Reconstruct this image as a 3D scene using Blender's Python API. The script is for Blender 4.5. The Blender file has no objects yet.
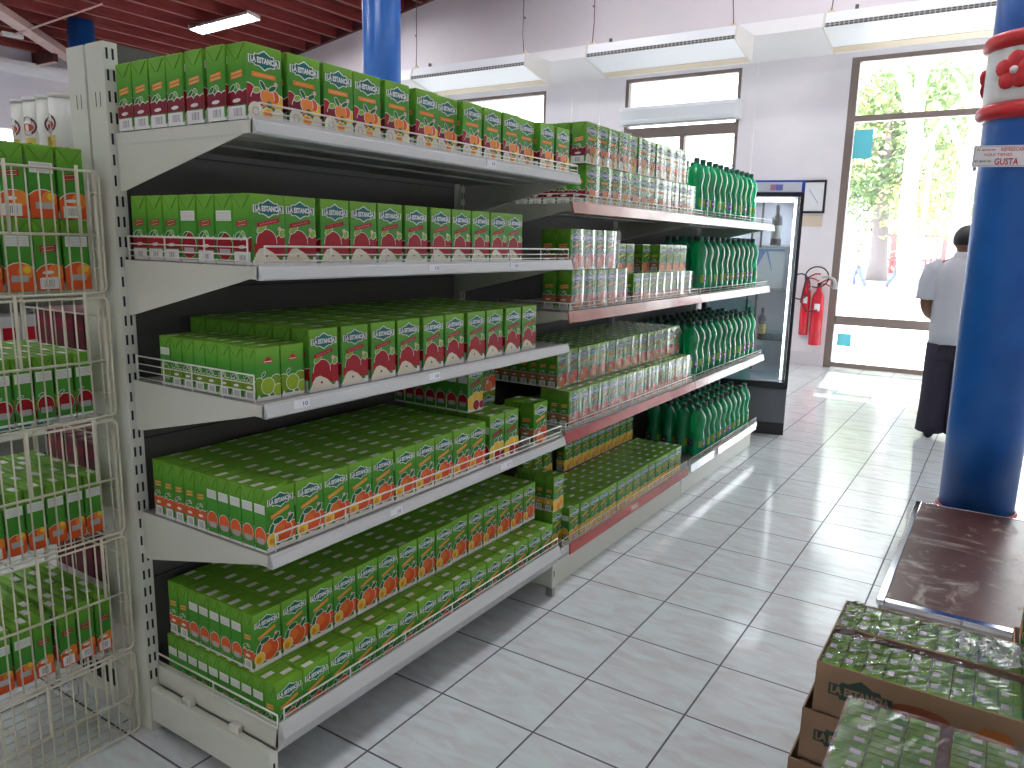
import bpy, bmesh, math, random
from mathutils import Vector, Matrix
random.seed(7)
PI = math.pi
SC = bpy.context.scene
COL = SC.collection

# ------------------------------------------------------------------ materials
M = {}
def nodes(m):
    m.use_nodes = True
    return m.node_tree.nodes, m.node_tree.links
def mat(name, col, rough=.5, metal=0., spec=.5, coat=0., emit=None, es=0., trans=0., ior=1.45):
    m = bpy.data.materials.new(name)
    n, l = nodes(m)
    b = n['Principled BSDF']
    b.inputs['Base Color'].default_value = (*col, 1)
    b.inputs['Roughness'].default_value = rough
    b.inputs['Metallic'].default_value = metal
    b.inputs['Specular IOR Level'].default_value = spec
    b.inputs['Coat Weight'].default_value = coat
    b.inputs['Coat Roughness'].default_value = .08
    b.inputs['Transmission Weight'].default_value = trans
    b.inputs['IOR'].default_value = ior
    if emit:
        b.inputs['Emission Color'].default_value = (*emit, 1)
        b.inputs['Emission Strength'].default_value = es
    M[name] = m
    return m
def noisy(name, ca, cb, scale=6., rough=.5, coord='Object', sc=(1, 1, 1), detail=5., spec=.5, lo=.35, hi=.65, bump=0., coat=0.):
    m = mat(name, ca, rough, spec=spec, coat=coat)
    n, l = nodes(m)
    b = n['Principled BSDF']
    tc = n.new('ShaderNodeTexCoord'); mp = n.new('ShaderNodeMapping')
    mp.inputs['Scale'].default_value = sc
    nz = n.new('ShaderNodeTexNoise'); nz.inputs['Scale'].default_value = scale; nz.inputs['Detail'].default_value = detail
    cr = n.new('ShaderNodeValToRGB')
    cr.color_ramp.elements[0].position = lo; cr.color_ramp.elements[0].color = (*ca, 1)
    cr.color_ramp.elements[1].position = hi; cr.color_ramp.elements[1].color = (*cb, 1)
    l.new(tc.outputs[coord], mp.inputs[0]); l.new(mp.outputs[0], nz.inputs['Vector'])
    l.new(nz.outputs[0], cr.inputs[0]); l.new(cr.outputs[0], b.inputs['Base Color'])
    if bump:
        bp = n.new('ShaderNodeBump'); bp.inputs['Strength'].default_value = bump; bp.inputs['Distance'].default_value = .01
        l.new(nz.outputs[0], bp.inputs['Height']); l.new(bp.outputs[0], b.inputs['Normal'])
    return m

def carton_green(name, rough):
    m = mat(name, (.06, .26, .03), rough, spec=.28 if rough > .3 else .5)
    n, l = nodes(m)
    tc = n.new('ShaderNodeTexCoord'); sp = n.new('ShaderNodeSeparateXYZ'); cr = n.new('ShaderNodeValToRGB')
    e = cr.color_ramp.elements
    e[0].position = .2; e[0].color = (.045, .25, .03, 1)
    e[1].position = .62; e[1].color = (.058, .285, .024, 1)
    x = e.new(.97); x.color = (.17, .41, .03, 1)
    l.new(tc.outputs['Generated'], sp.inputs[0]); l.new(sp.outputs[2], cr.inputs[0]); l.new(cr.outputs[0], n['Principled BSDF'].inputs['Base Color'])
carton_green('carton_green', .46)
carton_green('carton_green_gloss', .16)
for nm, c in dict(peach=(.74, .17, .025), teal=(.006, .15, .14), pwhite=(.8, .8, .78), pgrey=(.42, .43, .44), bar=(.22, .23, .25), orange=(.78, .25, .035), obanner=(.72, .30, .03),
                  red=(.33, .006, .012), dred=(.20, .006, .022), rbanner=(.40, .012, .03), pink=(.72, .42, .5), yellow=(.82, .55, .04), leaf=(.01, .14, .04),
                  lleaf=(.22, .42, .04), cream=(.74, .71, .56), pear=(.30, .46, .02), dpear=(.17, .30, .01), ored=(.70, .10, .02), fold=(.065, .21, .02),
                  flap=(.14, .36, .035), brownp=(.42, .16, .07), ybanner=(.75, .55, .05), redlogo=(.62, .02, .03), maroon=(.12, .012, .018)).items():
    mat('p_' + nm, c, .48, spec=.28)
mat('enamel', (.66, .68, .585), .32)
mat('enamel_shaded', (.33, .34, .31), .4)  # white enamel with the shade under the shelves put into its colour
mat('enamel_front', (.56, .58, .565), .3)
mat('back_panel', (.095, .097, .088), .55)  # light-coloured panel; the shade behind the goods is put into this dark tone
mat('slot', (.008, .008, .02), .7)
mat('wire', (.82, .82, .76), .35)
mat('rack_wire', (.62, .60, .47), .35)
mat('tag_white', (.82, .83, .86), .4)
mat('ink_blue', (.05, .06, .25), .5)
mat('ink_purple', (.10, .04, .32), .5)
noisy('fascia_red', (.42, .05, .038), (.34, .035, .03), 9, .25, coat=.2)
noisy('fascia_brown', (.36, .12, .085), (.46, .20, .14), 5, .24, coat=.25)
mat('fascia_pale', (.66, .60, .56), .3)
mat('metal_strip', (.75, .76, .78), .22, .9)
noisy('wall_paint', (.78, .74, .77), (.84, .81, .82), 1.4, .55)
noisy('wall_upper', (.70, .655, .68), (.76, .715, .735), .8, .6)
mat('cornice', (.82, .80, .80), .5)
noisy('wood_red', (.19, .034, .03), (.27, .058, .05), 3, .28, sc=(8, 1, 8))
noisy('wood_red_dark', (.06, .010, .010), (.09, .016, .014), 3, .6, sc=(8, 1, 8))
noisy('beam_pale', (.55, .36, .32), (.62, .44, .40), 6, .5)
noisy('blue_paint', (.007, .090, .34), (.012, .115, .40), 5, .32, bump=.05)
mat('red_paint', (.50, .022, .028), .3)
mat('white_gloss', (.74, .76, .74), .3)
mat('flower_white', (.85, .8, .8), .4)
mat('frame_brown', (.20, .155, .135), .45)
mat('ac_white', (.80, .82, .84), .35)
mat('ac_side', (.66, .64, .60), .4)
mat('ac_grille', (.10, .10, .09), .6)
mat('ac_grille_bar', (.42, .41, .38), .5)
mat('ac_tan', (.62, .52, .38), .5)
mat('cable', (.12, .10, .10), .6)
mat('black_plastic', (.012, .012, .018), .35)
mat('grey_panel', (.13, .14, .15), .45)
mat('header_blue', (.02, .10, .52), .3)
mat('header_white', (.82, .84, .9), .3)
mat('header_mark', (.20, .22, .60), .4)
mat('header_mark_red', (.55, .25, .40), .4)
mat('fridge_in', (.66, .70, .78), .35)
mat('fridge_led', (.9, .93, 1), .3, emit=(.9, .95, 1), es=9.)
mat('poster_blue', (.16, .30, .62), .5)
mat('wine_glass', (.02, .025, .03), .12)
mat('wine_label', (.36, .40, .38), .5)
mat('wine_label_yellow', (.58, .50, .12), .5)
mat('extinguisher_red', (.62, .012, .03), .25, coat=.4)
mat('rubber', (.03, .03, .03), .5)
mat('horn_grey', (.45, .45, .44), .5)
mat('paper', (.80, .81, .82), .6)
mat('paper_tan', (.66, .55, .42), .7)
mat('picture_line', (.35, .38, .62), .6)
mat('kraft', (.30, .19, .115), .75)
mat('kraft_edge', (.20, .11, .065), .8)
mat('print_green', (.03, .06, .05), .7)
mat('print_rust', (.26, .065, .03), .7)
mat('print_orange', (.42, .135, .03), .7)
mat('chrome', (.80, .80, .84), .12, 1.)
mat('plinth', (.60, .58, .50), .5)
noisy('shirt', (.66, .67, .70), (.68, .69, .72), 7, .85, sc=(1, 1, .35), bump=.9)
mat('trouser', (.022, .018, .035), .75)
mat('skin', (.20, .085, .05), .5)
mat('hair', (.012, .009, .009), .6)
mat('shoe', (.012, .012, .016), .3)
mat('eye', (.5, .5, .5), .2)
def bottle_mat():
    m = bpy.data.materials.new('bottle_green'); n, l = nodes(m); n.clear()
    o = n.new('ShaderNodeOutputMaterial'); p = n.new('ShaderNodeBsdfPrincipled'); d = n.new('ShaderNodeBsdfPrincipled'); t = n.new('ShaderNodeBsdfTranslucent')
    p.inputs['Base Color'].default_value = (.06, .92, .52, 1); p.inputs['Transmission Weight'].default_value = 1; p.inputs['Roughness'].default_value = .04; p.inputs['IOR'].default_value = 1.33
    d.inputs['Base Color'].default_value = (.012, .62, .27, 1); d.inputs['Roughness'].default_value = .06; d.inputs['Specular IOR Level'].default_value = 1.; d.inputs['Coat Weight'].default_value = 1.; d.inputs['Coat Roughness'].default_value = .04; t.inputs[0].default_value = (.03, .95, .48, 1)
    a = n.new('ShaderNodeMixShader'); a.inputs[0].default_value = .45; b = n.new('ShaderNodeMixShader'); b.inputs[0].default_value = .36
    l.new(d.outputs[0], a.inputs[1]); l.new(t.outputs[0], a.inputs[2]); l.new(a.outputs[0], b.inputs[1]); l.new(p.outputs[0], b.inputs[2]); l.new(b.outputs[0], o.inputs[0]); M['bottle_green'] = m
bottle_mat()
mat('bottle_cap', (.05, .16, .12), .4)
mat('label_dark', (.012, .36, .14), .3)
mat('bottle_label', (.22, .52, .04), .35)
mat('label_purple', (.10, .08, .34), .4)
mat('can_white', (.70, .73, .66), .3)
mat('can_red', (.45, .05, .03), .35)
mat('can_dark', (.12, .03, .03), .35)
mat('can_yellow', (.55, .50, .07), .35)
mat('can_olive', (.34, .35, .22), .35)
mat('cyan_paper', (.16, .70, .80), .6)
mat('lamp_body', (.75, .75, .78), .4)
mat('lamp_tube', (.95, .93, 1), .4, emit=(.95, .96, 1), es=115.)
mat('trunk_grey', (.20, .17, .18), .9)
mat('trunk_pale', (.46, .41, .43), .9)
mat('leaf_green', (.17, .27, .11), .8)
mat('leaf_yellow', (.42, .38, .16), .8)
mat('fence_red', (.40, .10, .11), .7)
mat('street', (.72, .72, .74), .9)
mat('pole_blue', (.30, .32, .48), .6)
mat('cloth_violet', (.20, .18, .34), .8)
mat('cloth_blue', (.12, .15, .34), .8)
mat('facade', (.75, .72, .68), .8)

def floor_mat():
    m = mat('floor_tile', (.6, .64, .64), .12, spec=.5)
    n, l = nodes(m); b = n['Principled BSDF']
    tc = n.new('ShaderNodeTexCoord'); sp = n.new('ShaderNodeSeparateXYZ'); l.new(tc.outputs['Object'], sp.inputs[0])
    def mth(op, a, v=None):
        x = n.new('ShaderNodeMath'); x.operation = op
        if hasattr(a, 'links') or isinstance(a, bpy.types.NodeSocket): l.new(a, x.inputs[0])
        else: x.inputs[0].default_value = a
        if v is not None:
            if isinstance(v, bpy.types.NodeSocket): l.new(v, x.inputs[1])
            else: x.inputs[1].default_value = v
        return x.outputs[0]
    ds = []; ids = []
    for k in (0, 1):
        t = mth('MULTIPLY', sp.outputs[k], 3.0)
        fr = mth('FRACT', t); ids.append(mth('FLOOR', t))
        ds.append(mth('MINIMUM', fr, mth('SUBTRACT', 1.0, fr)))
    d = mth('MINIMUM', ds[0], ds[1])
    g = mth('LESS_THAN', d, .0095)
    # each tile its own veining
    cmb = n.new('ShaderNodeCombineXYZ'); l.new(ids[0], cmb.inputs[0]); l.new(ids[1], cmb.inputs[1])
    wn = n.new('ShaderNodeTexWhiteNoise'); l.new(cmb.outputs[0], wn.inputs['Vector'])
    va = n.new('ShaderNodeVectorMath'); va.operation = 'SCALE'; l.new(wn.outputs['Color'], va.inputs[0]); va.inputs['Scale'].default_value = 40
    vb = n.new('ShaderNodeVectorMath'); vb.operation = 'ADD'; l.new(tc.outputs['Object'], vb.inputs[0]); l.new(va.outputs[0], vb.inputs[1])
    mp = n.new('ShaderNodeMapping'); mp.inputs['Rotation'].default_value = (0, 0, .5); mp.inputs['Scale'].default_value = (5, 16, 1); l.new(vb.outputs[0], mp.inputs[0])
    nz = n.new('ShaderNodeTexNoise'); nz.inputs['Scale'].default_value = 1.6; nz.inputs['Detail'].default_value = 6; nz.inputs['Distortion'].default_value = .6
    l.new(mp.outputs[0], nz.inputs['Vector'])
    cr = n.new('ShaderNodeValToRGB'); e = cr.color_ramp.elements
    e[0].position = .32; e[0].color = (.60, .60, .60, 1); e[1].position = .62; e[1].color = (.67, .75, .745, 1)
    l.new(nz.outputs[0], cr.inputs[0])
    mx = n.new('ShaderNodeMix'); mx.data_type = 'RGBA'
    l.new(g, mx.inputs[0]); l.new(cr.outputs[0], mx.inputs[6]); mx.inputs[7].default_value = (.09, .09, .12, 1)
    l.new(mx.outputs[2], b.inputs['Base Color'])
    r = n.new('ShaderNodeMix'); r.data_type = 'FLOAT'; l.new(g, r.inputs[0]); r.inputs[2].default_value = .13; r.inputs[3].default_value = .6
    l.new(r.outputs[0], b.inputs['Roughness'])
    nb = n.new('ShaderNodeTexNoise'); nb.inputs['Scale'].default_value = 9; l.new(tc.outputs['Object'], nb.inputs['Vector'])
    bp = n.new('ShaderNodeBump'); bp.inputs['Strength'].default_value = .06; bp.inputs['Distance'].default_value = .02
    l.new(nb.outputs[0], bp.inputs['Height']); l.new(bp.outputs[0], b.inputs['Normal'])
floor_mat()
def worn_mat():
    m = noisy('worn_laminate', (.075, .030, .025), (.115, .055, .048), 3.5, .22, spec=.22)
    n, l = nodes(m); b = n['Principled BSDF']
    base = b.inputs['Base Color'].links[0].from_socket
    tc = n.new('ShaderNodeTexCoord')
    fs = []
    for sc_, rot, thr, scale in (((1.0, 2.6, 1), .5, .625, 3.2), ((2.4, 1.0, 1), -.5, .64, 4.2), ((1, 1, 1), 0, .66, 13.)):
        mp = n.new('ShaderNodeMapping'); mp.inputs['Scale'].default_value = sc_; mp.inputs['Rotation'].default_value = (0, 0, rot)
        l.new(tc.outputs['Object'], mp.inputs[0])
        nz = n.new('ShaderNodeTexNoise'); nz.inputs['Scale'].default_value = scale; nz.inputs['Detail'].default_value = 8
        nz.inputs['Roughness'].default_value = .6; nz.inputs['Distortion'].default_value = .5
        l.new(mp.outputs[0], nz.inputs['Vector'])
        mr = n.new('ShaderNodeMapRange'); mr.inputs[1].default_value = thr - .06; mr.inputs[2].default_value = thr + .05
        l.new(nz.outputs[0], mr.inputs[0]); fs.append(mr.outputs[0])
    a = n.new('ShaderNodeMath'); a.operation = 'MAXIMUM'; l.new(fs[0], a.inputs[0]); l.new(fs[1], a.inputs[1])
    a2 = n.new('ShaderNodeMath'); a2.operation = 'MAXIMUM'; l.new(a.outputs[0], a2.inputs[0]); l.new(fs[2], a2.inputs[1])
    mx = n.new('ShaderNodeMix'); mx.data_type = 'RGBA'; l.new(a2.outputs[0], mx.inputs[0]); l.new(base, mx.inputs[6]); mx.inputs[7].default_value = (.36, .34, .29, 1)
    l.new(mx.outputs[2], b.inputs['Base Color'])
    r = n.new('ShaderNodeMix'); r.data_type = 'FLOAT'; l.new(a2.outputs[0], r.inputs[0]); r.inputs[2].default_value = .34; r.inputs[3].default_value = .6
    l.new(r.outputs[0], b.inputs['Roughness'])
worn_mat()
def film_mat(name, k, tint, rough):
    m = bpy.data.materials.new(name); n, l = nodes(m); n.clear()
    o = n.new('ShaderNodeOutputMaterial'); t = n.new('ShaderNodeBsdfTransparent'); g = n.new('ShaderNodeBsdfGlossy')
    t.inputs[0].default_value = (*tint, 1); g.inputs['Roughness'].default_value = rough
    mx = n.new('ShaderNodeMixShader'); lw = n.new('ShaderNodeLayerWeight'); lw.inputs[0].default_value = .45
    ma = n.new('ShaderNodeMath'); ma.operation = 'MULTIPLY_ADD'; ma.inputs[1].default_value = k; ma.inputs[2].default_value = .03 if name == 'film' else .10
    l.new(lw.outputs['Fresnel'], ma.inputs[0]); l.new(ma.outputs[0], mx.inputs[0]); l.new(t.outputs[0], mx.inputs[1]); l.new(g.outputs[0], mx.inputs[2])
    l.new(mx.outputs[0], o.inputs[0]); M[name] = m
film_mat('film', .30, (.96, .97, .96), .10)
film_mat('film_tray', .85, (.96, .97, .96), .16)
film_mat('glass_pane', .6, (.97, .99, .99), .02)
film_mat('glass_shelf', .7, (.80, .92, .92), .05)

# ------------------------------------------------------------------ mesh builder
class MB:
    def __init__(s): s.bm = bmesh.new(); s.ms = []
    def mi(s, m):
        if m not in s.ms: s.ms.append(m)
        return s.ms.index(m)
    def face(s, pts, m, smooth=False):
        f = s.bm.faces.new([s.bm.verts.new(p) for p in pts]); f.material_index = s.mi(m); f.smooth = smooth
        return f
    def box(s, a, b, m, mats=None):
        x0, y0, z0 = (min(a[i], b[i]) for i in range(3)); x1, y1, z1 = (max(a[i], b[i]) for i in range(3))
        v = [s.bm.verts.new(p) for p in ((x0, y0, z0), (x1, y0, z0), (x1, y1, z0), (x0, y1, z0), (x0, y0, z1), (x1, y0, z1), (x1, y1, z1), (x0, y1, z1))]
        for q in ((0, 3, 2, 1), (4, 5, 6, 7), (0, 1, 5, 4), (1, 2, 6, 5), (2, 3, 7, 6), (3, 0, 4, 7)):
            s.bm.faces.new([v[i] for i in q]).material_index = s.mi(m)
    def bevbox(s, a, b, m, r=.004, seg=2):
        t = bmesh.new()
        bmesh.ops.create_cube(t, size=1)
        d = [b[i] - a[i] for i in range(3)]; c = [(b[i] + a[i]) / 2 for i in range(3)]
        for v in t.verts: v.co = Vector((c[i] + v.co[i] * d[i] for i in range(3)))
        bmesh.ops.bevel(t, geom=t.edges[:], offset=r, segments=seg, affect='EDGES', profile=.5)
        s.join(t, m)
    def join(s, t, m, smooth=False, mx=None):
        vm = {}
        for v in t.verts: vm[v] = s.bm.verts.new(mx @ v.co if mx else v.co)
        for f in t.faces:
            try: g = s.bm.faces.new([vm[v] for v in f.verts])
            except ValueError: continue
            g.material_index = s.mi(m); g.smooth = smooth
        t.free()
    def prism(s, pts, d, m):                     # polygon pts (3D), extruded by vector d
        d = Vector(d); a = [s.bm.verts.new(p) for p in pts]; b = [s.bm.verts.new(Vector(p) + d) for p in pts]
        n = len(pts); i = s.mi(m)
        s.bm.faces.new(a).material_index = i; s.bm.faces.new(b[::-1]).material_index = i
        for k in range(n): s.bm.faces.new((a[k], b[k], b[(k + 1) % n], a[(k + 1) % n])).material_index = i
    def tube(s, pts, r, m, n=8, closed=False, caps=True):
        pts = [Vector(p) for p in pts]; rr = r if isinstance(r, (list, tuple)) else [r] * len(pts)
        rings = []; up = None
        for k, p in enumerate(pts):
            if closed: t = pts[(k + 1) % len(pts)] - pts[k - 1]
            else: t = pts[min(k + 1, len(pts) - 1)] - pts[max(k - 1, 0)]
            t.normalize()
            if up is None: up = t.orthogonal().normalized()
            up = (up - t * up.dot(t))
            up = up.normalized() if up.length > 1e-6 else t.orthogonal().normalized()
            w = t.cross(up)
            rings.append([s.bm.verts.new(p + (up * math.cos(2 * PI * j / n) + w * math.sin(2 * PI * j / n)) * rr[k]) for j in range(n)])
        i = s.mi(m)
        for k in range(len(rings) if closed else len(rings) - 1):
            A, B = rings[k], rings[(k + 1) % len(rings)]
            for j in range(n):
                f = s.bm.faces.new((A[j], A[(j + 1) % n], B[(j + 1) % n], B[j])); f.material_index = i; f.smooth = True
        if caps and not closed:
            s.bm.faces.new(rings[0][::-1]).material_index = i; s.bm.faces.new(rings[-1]).material_index = i
    def lathe(s, prof, m, c=(0, 0, 0), n=24, smooth=True, caps=True, a0=0., a1=2 * PI):
        full = abs(a1 - a0 - 2 * PI) < 1e-6; N = n if full else n + 1; i = s.mi(m); rings = []
        for r, z in prof:
            rings.append([s.bm.verts.new((c[0] + r * math.cos(a0 + (a1 - a0) * j / n), c[1] + r * math.sin(a0 + (a1 - a0) * j / n), c[2] + z)) for j in range(N)])
        for A, B in zip(rings, rings[1:]):
            for j in range(n):
                f = s.bm.faces.new((A[j], A[(j + 1) % N], B[(j + 1) % N], B[j])); f.material_index = i; f.smooth = smooth
        if caps and full:
            if prof[0][0] > 1e-5: s.bm.faces.new(rings[0][::-1]).material_index = i
            if prof[-1][0] > 1e-5: s.bm.faces.new(rings[-1]).material_index = i
    def loft(s, rings, m, smooth=True, caps=True):
        R = [[s.bm.verts.new(p) for p in r] for r in rings]; n = len(R[0]); i = s.mi(m)
        for A, B in zip(R, R[1:]):
            for j in range(n):
                f = s.bm.faces.new((A[j], A[(j + 1) % n], B[(j + 1) % n], B[j])); f.material_index = i; f.smooth = smooth
        if caps:
            s.bm.faces.new(R[0][::-1]).material_index = i; s.bm.faces.new(R[-1]).material_index = i
    def mesh(s, name, fix=True):
        if fix: bmesh.ops.recalc_face_normals(s.bm, faces=s.bm.faces[:])
        me = bpy.data.meshes.new(name); s.bm.to_mesh(me); s.bm.free()
        for m in s.ms: me.materials.append(M[m])
        return me
    def build(s, name, parent=None, loc=(0, 0, 0), rz=0., fix=True):
        o = bpy.data.objects.new(name, s.mesh(name, fix)); COL.objects.link(o)
        o.location = loc; o.rotation_euler = (0, 0, rz)
        if parent: o.parent = parent
        return o
def tag(o, label=None, cat=None, group=None, kind=None):
    if label: o['label'] = label
    if cat: o['category'] = cat
    if group: o['group'] = group
    if kind: o['kind'] = kind
    return o
def empty(name, loc=(0, 0, 0), rz=0.):
    o = bpy.data.objects.new(name, None); COL.objects.link(o); o.location = loc; o.rotation_euler = (0, 0, rz); o.empty_display_size = .1
    return o
def text_polys(txt, bold=.0):
    cu = bpy.data.curves.new('lettering', 'FONT'); cu.body = txt; cu.size = 1; cu.offset = bold; cu.resolution_u = 2; cu.align_x = 'CENTER'; cu.align_y = 'CENTER'
    ob = bpy.data.objects.new('lettering', cu); COL.objects.link(ob)
    me = bpy.data.meshes.new_from_object(ob.evaluated_get(bpy.context.evaluated_depsgraph_get()))
    P = [[(me.vertices[i].co.x, me.vertices[i].co.y) for i in f.vertices] for f in me.polygons]
    bpy.data.objects.remove(ob); bpy.data.curves.remove(cu); bpy.data.meshes.remove(me)
    xs = [p[0] for q in P for p in q]; ys = [p[1] for q in P for p in q]
    cx, cy = (min(xs) + max(xs)) / 2, (min(ys) + max(ys)) / 2; w, h = max(xs) - min(xs), max(ys) - min(ys)
    return [[((x - cx) / w, (y - cy) / h) for x, y in q] for q in P]
TXT_LOGO = text_polys('LA ESTANCIA', .048)
def text_on(mb, polys, O, U, V, w, h, m):        # flat lettering on a plane: centre O, axes U V
    O, U, V = Vector(O), Vector(U), Vector(V)
    for q in polys: mb.face([O + U * (x * w) + V * (y * h) for x, y in q], m)

# ------------------------------------------------------------------ carton artwork (2D, metres on one face)
def circ(cx, cy, r, n=18, sy=1.): return [(cx + r * math.cos(2 * PI * i / n), cy + r * sy * math.sin(2 * PI * i / n)) for i in range(n)]
def ell(cx, cy, a, b, rot, n=12):
    c, s_ = math.cos(rot), math.sin(rot); o = []
    for i in range(n):
        x, y = a * math.cos(2 * PI * i / n), b * math.sin(2 * PI * i / n); o.append((cx + c * x - s_ * y, cy + s_ * x + c * y))
    return o
def rect(x0, y0, x1, y1): return [(x0, y0), (x1, y0), (x1, y1), (x0, y1)]
def rrect(cx, cy, w, h, rot):
    c, s_ = math.cos(rot), math.sin(rot)
    return [(cx + c * x - s_ * y, cy + s_ * x + c * y) for x, y in ((-w / 2, -h / 2), (w / 2, -h / 2), (w / 2, h / 2), (-w / 2, h / 2))]
def clip(p, W, H):
    for ax, lim, sg in ((0, .0004, 1), (0, W - .0004, -1), (1, .0004, 1), (1, H - .0004, -1)):
        q = []
        for i in range(len(p)):
            a, b = p[i - 1], p[i]; da, db = (a[ax] - lim) * sg, (b[ax] - lim) * sg
            if (da >= 0) != (db >= 0):
                t = da / (da - db); q.append((a[0] + (b[0] - a[0]) * t, a[1] + (b[1] - a[1]) * t))
            if db >= 0: q.append(b)
        p = q
        if len(p) < 3: return None
    return p
BURST = [(-1, -.44), (-.66, -.44), (-.62, -.66), (-.40, -.62), (-.20, -.78), (0, -1.05), (.20, -.78), (.40, -.62), (.62, -.66), (.66, -.44), (1, -.44),
         (1, .40), (.66, .40), (.60, .66), (.40, .62), (.22, .84), (0, 1.10), (-.22, .84), (-.40, .62), (-.60, .66), (-.66, .40), (-1, .40)]
def art_logo(W, H, cy=.80, rot=.0):
    L = []; a, b = .41 * W, .178 * W; cx = W / 2; y = cy * H
    L += [('p_pwhite', [(cx + x * a * 1.08, y + v * b * 1.16) for x, v in BURST])]
    L += [('p_teal', [(cx + x * a, y + v * b) for x, v in BURST])]
    for q in TXT_LOGO: L.append(('p_pwhite', [(cx + x * a * 1.88, y + v * b * .74) for x, v in q]))
    return L
def fruit(c, x, y, r, m, W, H):
    return [('p_pwhite', circ(x * W, y * H, r * W + .0016)), (m, circ(x * W, y * H, r * W))]
def leafs(x, y, a, b, rot, m, W, H): return [('p_pwhite', ell(x * W, y * H, a * W + .0014, b * W + .0014, rot)), (m, ell(x * W, y * H, a * W, b * W, rot))]
def barcode(W, H, u0, v0, u1, v1):
    L = [('p_pwhite', rect(u0 * W, v0 * H, u1 * W, v1 * H))]
    x = u0 + .16
    while x < u1 - .14:
        w = random.choice((.018, .03, .045)); L.append(('p_bar', rect(x * W, (v0 + .03) * H, (x + w) * W, (v1 - .02) * H))); x += w + .035
    return L
def banner(W, H, m, cy, rot, w=.66, h=.062):
    L = [(m, rrect(W / 2 - .03 * W, cy * H, w * W, h * H, rot))]
    for k in range(7):
        t = (k - 3) * .075 * W
        L.append(('p_pwhite', rrect(W / 2 - .03 * W + t * math.cos(rot), cy * H + t * math.sin(rot), .05 * W, .008 * H, rot)))
    return L
ART = dict(
    multi=dict(ban='p_orange', rot=0., band='p_dred', f=[('F', .04, .34, .22, 'p_red'), ('F', .30, .29, .19, 'p_dred'), ('R', 0., .17, .34, .3, 'p_dred'), ('F', .86, .29, .16, 'p_yellow'), ('F', .74, .34, .15, 'p_ored'), ('F', .56, .34, .185, 'p_orange'), ('R', .42, .2, .74, .34, 'p_orange'), ('R', .74, .2, .98, .27, 'p_yellow'),
               ('L', .44, .475, .12, .05, 2.2, 'p_leaf'), ('L', .70, .455, .12, .05, .5, 'p_leaf'), ('L', .26, .40, .10, .06, .3, 'p_lleaf'), ('F', .22, .12, .19, 'p_cream'), ('D', .22, .12, .10, 'p_pgrey'), ('D', .22, .12, .07, 'p_cream'), ('F', .56, .10, .15, 'p_yellow'), ('D', .56, .10, .11, 'p_orange'), ('F', .86, .10, .15, 'p_cream'), ('D', .60, .235, .08, 'p_leaf')]),
    apple=dict(ban='p_rbanner', rot=.2, band='p_red', f=[('R', .55, .13, 1., .34, 'p_red'), ('F', .88, .31, .22, 'p_red'), ('F', .42, .33, .29, 'p_red'), ('R', .06, .12, 1., .31, 'p_red'), ('R', .72, .12, .74, .3, 'p_dred'), ('L', .28, .52, .15, .07, .6, 'p_lleaf'), ('L', .88, .46, .10, .08, .9, 'p_lleaf'),
               ('T', 0, 'p_cream'), ('D', .40, .14, .035, 'p_dred')]),
    peach=dict(ban='p_obanner', rot=.28, band='p_ored', f=[('F', .92, .27, .22, 'p_ored'), ('F', .02, .22, .18, 'p_ored'), ('F', .56, .27, .32, 'p_ored'), ('D', .46, .31, .17, 'p_peach'), ('L', .18, .36, .17, .07, 1.2, 'p_leaf'), ('L', .40, .475, .17, .085, .15, 'p_leaf'), ('L', .82, .45, .15, .075, .8, 'p_leaf'),
               ('F', .2, .19, .18, 'p_yellow'), ('D', .17, .17, .09, 'p_obanner')]),
    guava=dict(ban='p_rbanner', rot=.3, band='p_red', f=[('F', .25, .2, .28, 'p_yellow'), ('F', .8, .25, .28, 'p_yellow'), ('F', .5, .3, .22, 'p_yellow'), ('F', .55, .13, .2, 'p_red'), ('F', .9, .12, .15, 'p_red'), ('L', .45, .45, .14, .06, .5, 'p_leaf'), ('L', .7, .45, .14, .06, 2.2, 'p_leaf')]),
    pineapple=dict(ban='p_obanner', rot=.2, band='p_yellow', f=[('F', .25, .18, .3, 'p_yellow'), ('F', .75, .2, .32, 'p_yellow'), ('D', .75, .17, .15, 'p_obanner'), ('F', .5, .1, .2, 'p_obanner'), ('L', .35, .42, .16, .06, 1.2, 'p_leaf'), ('L', .7, .44, .16, .06, 1.9, 'p_leaf')]),
    nectar=dict(ban='p_orange', rot=.22, band='p_brownp', f=[('F', .3, .2, .3, 'p_brownp'), ('F', .75, .24, .3, 'p_ored'), ('F', .5, .12, .22, 'p_orange'), ('D', .4, .25, .1, 'p_cream'), ('L', .4, .44, .16, .06, .7, 'p_leaf'), ('L', .8, .44, .12, .06, 2.2, 'p_leaf')]),
    lemon=dict(ban='p_ybanner', rot=.2, band='p_brownp', f=[('F', .3, .17, .26, 'p_orange'), ('F', .75, .2, .26, 'p_brownp'), ('F', .5, .1, .2, 'p_orange'), ('L', .5, .4, .16, .06, .7, 'p_leaf')]),
    mango=dict(ban='p_rbanner', rot=.1, band='p_orange', f=[('F', .35, .25, .3, 'p_orange'), ('F', .8, .22, .25, 'p_ored')]),
    pear=dict(ban=None, rot=0, band='p_dpear', f=[('F', .82, .32, .26, 'p_dpear'), ('F', .1, .32, .22, 'p_dpear'), ('R', 0., .12, 1., .3, 'p_dpear'), ('F', .48, .27, .27, 'p_pear'), ('F', .9, .17, .2, 'p_pear'), ('L', .3, .5, .1, .04, .8, 'p_leaf')]),
)
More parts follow.
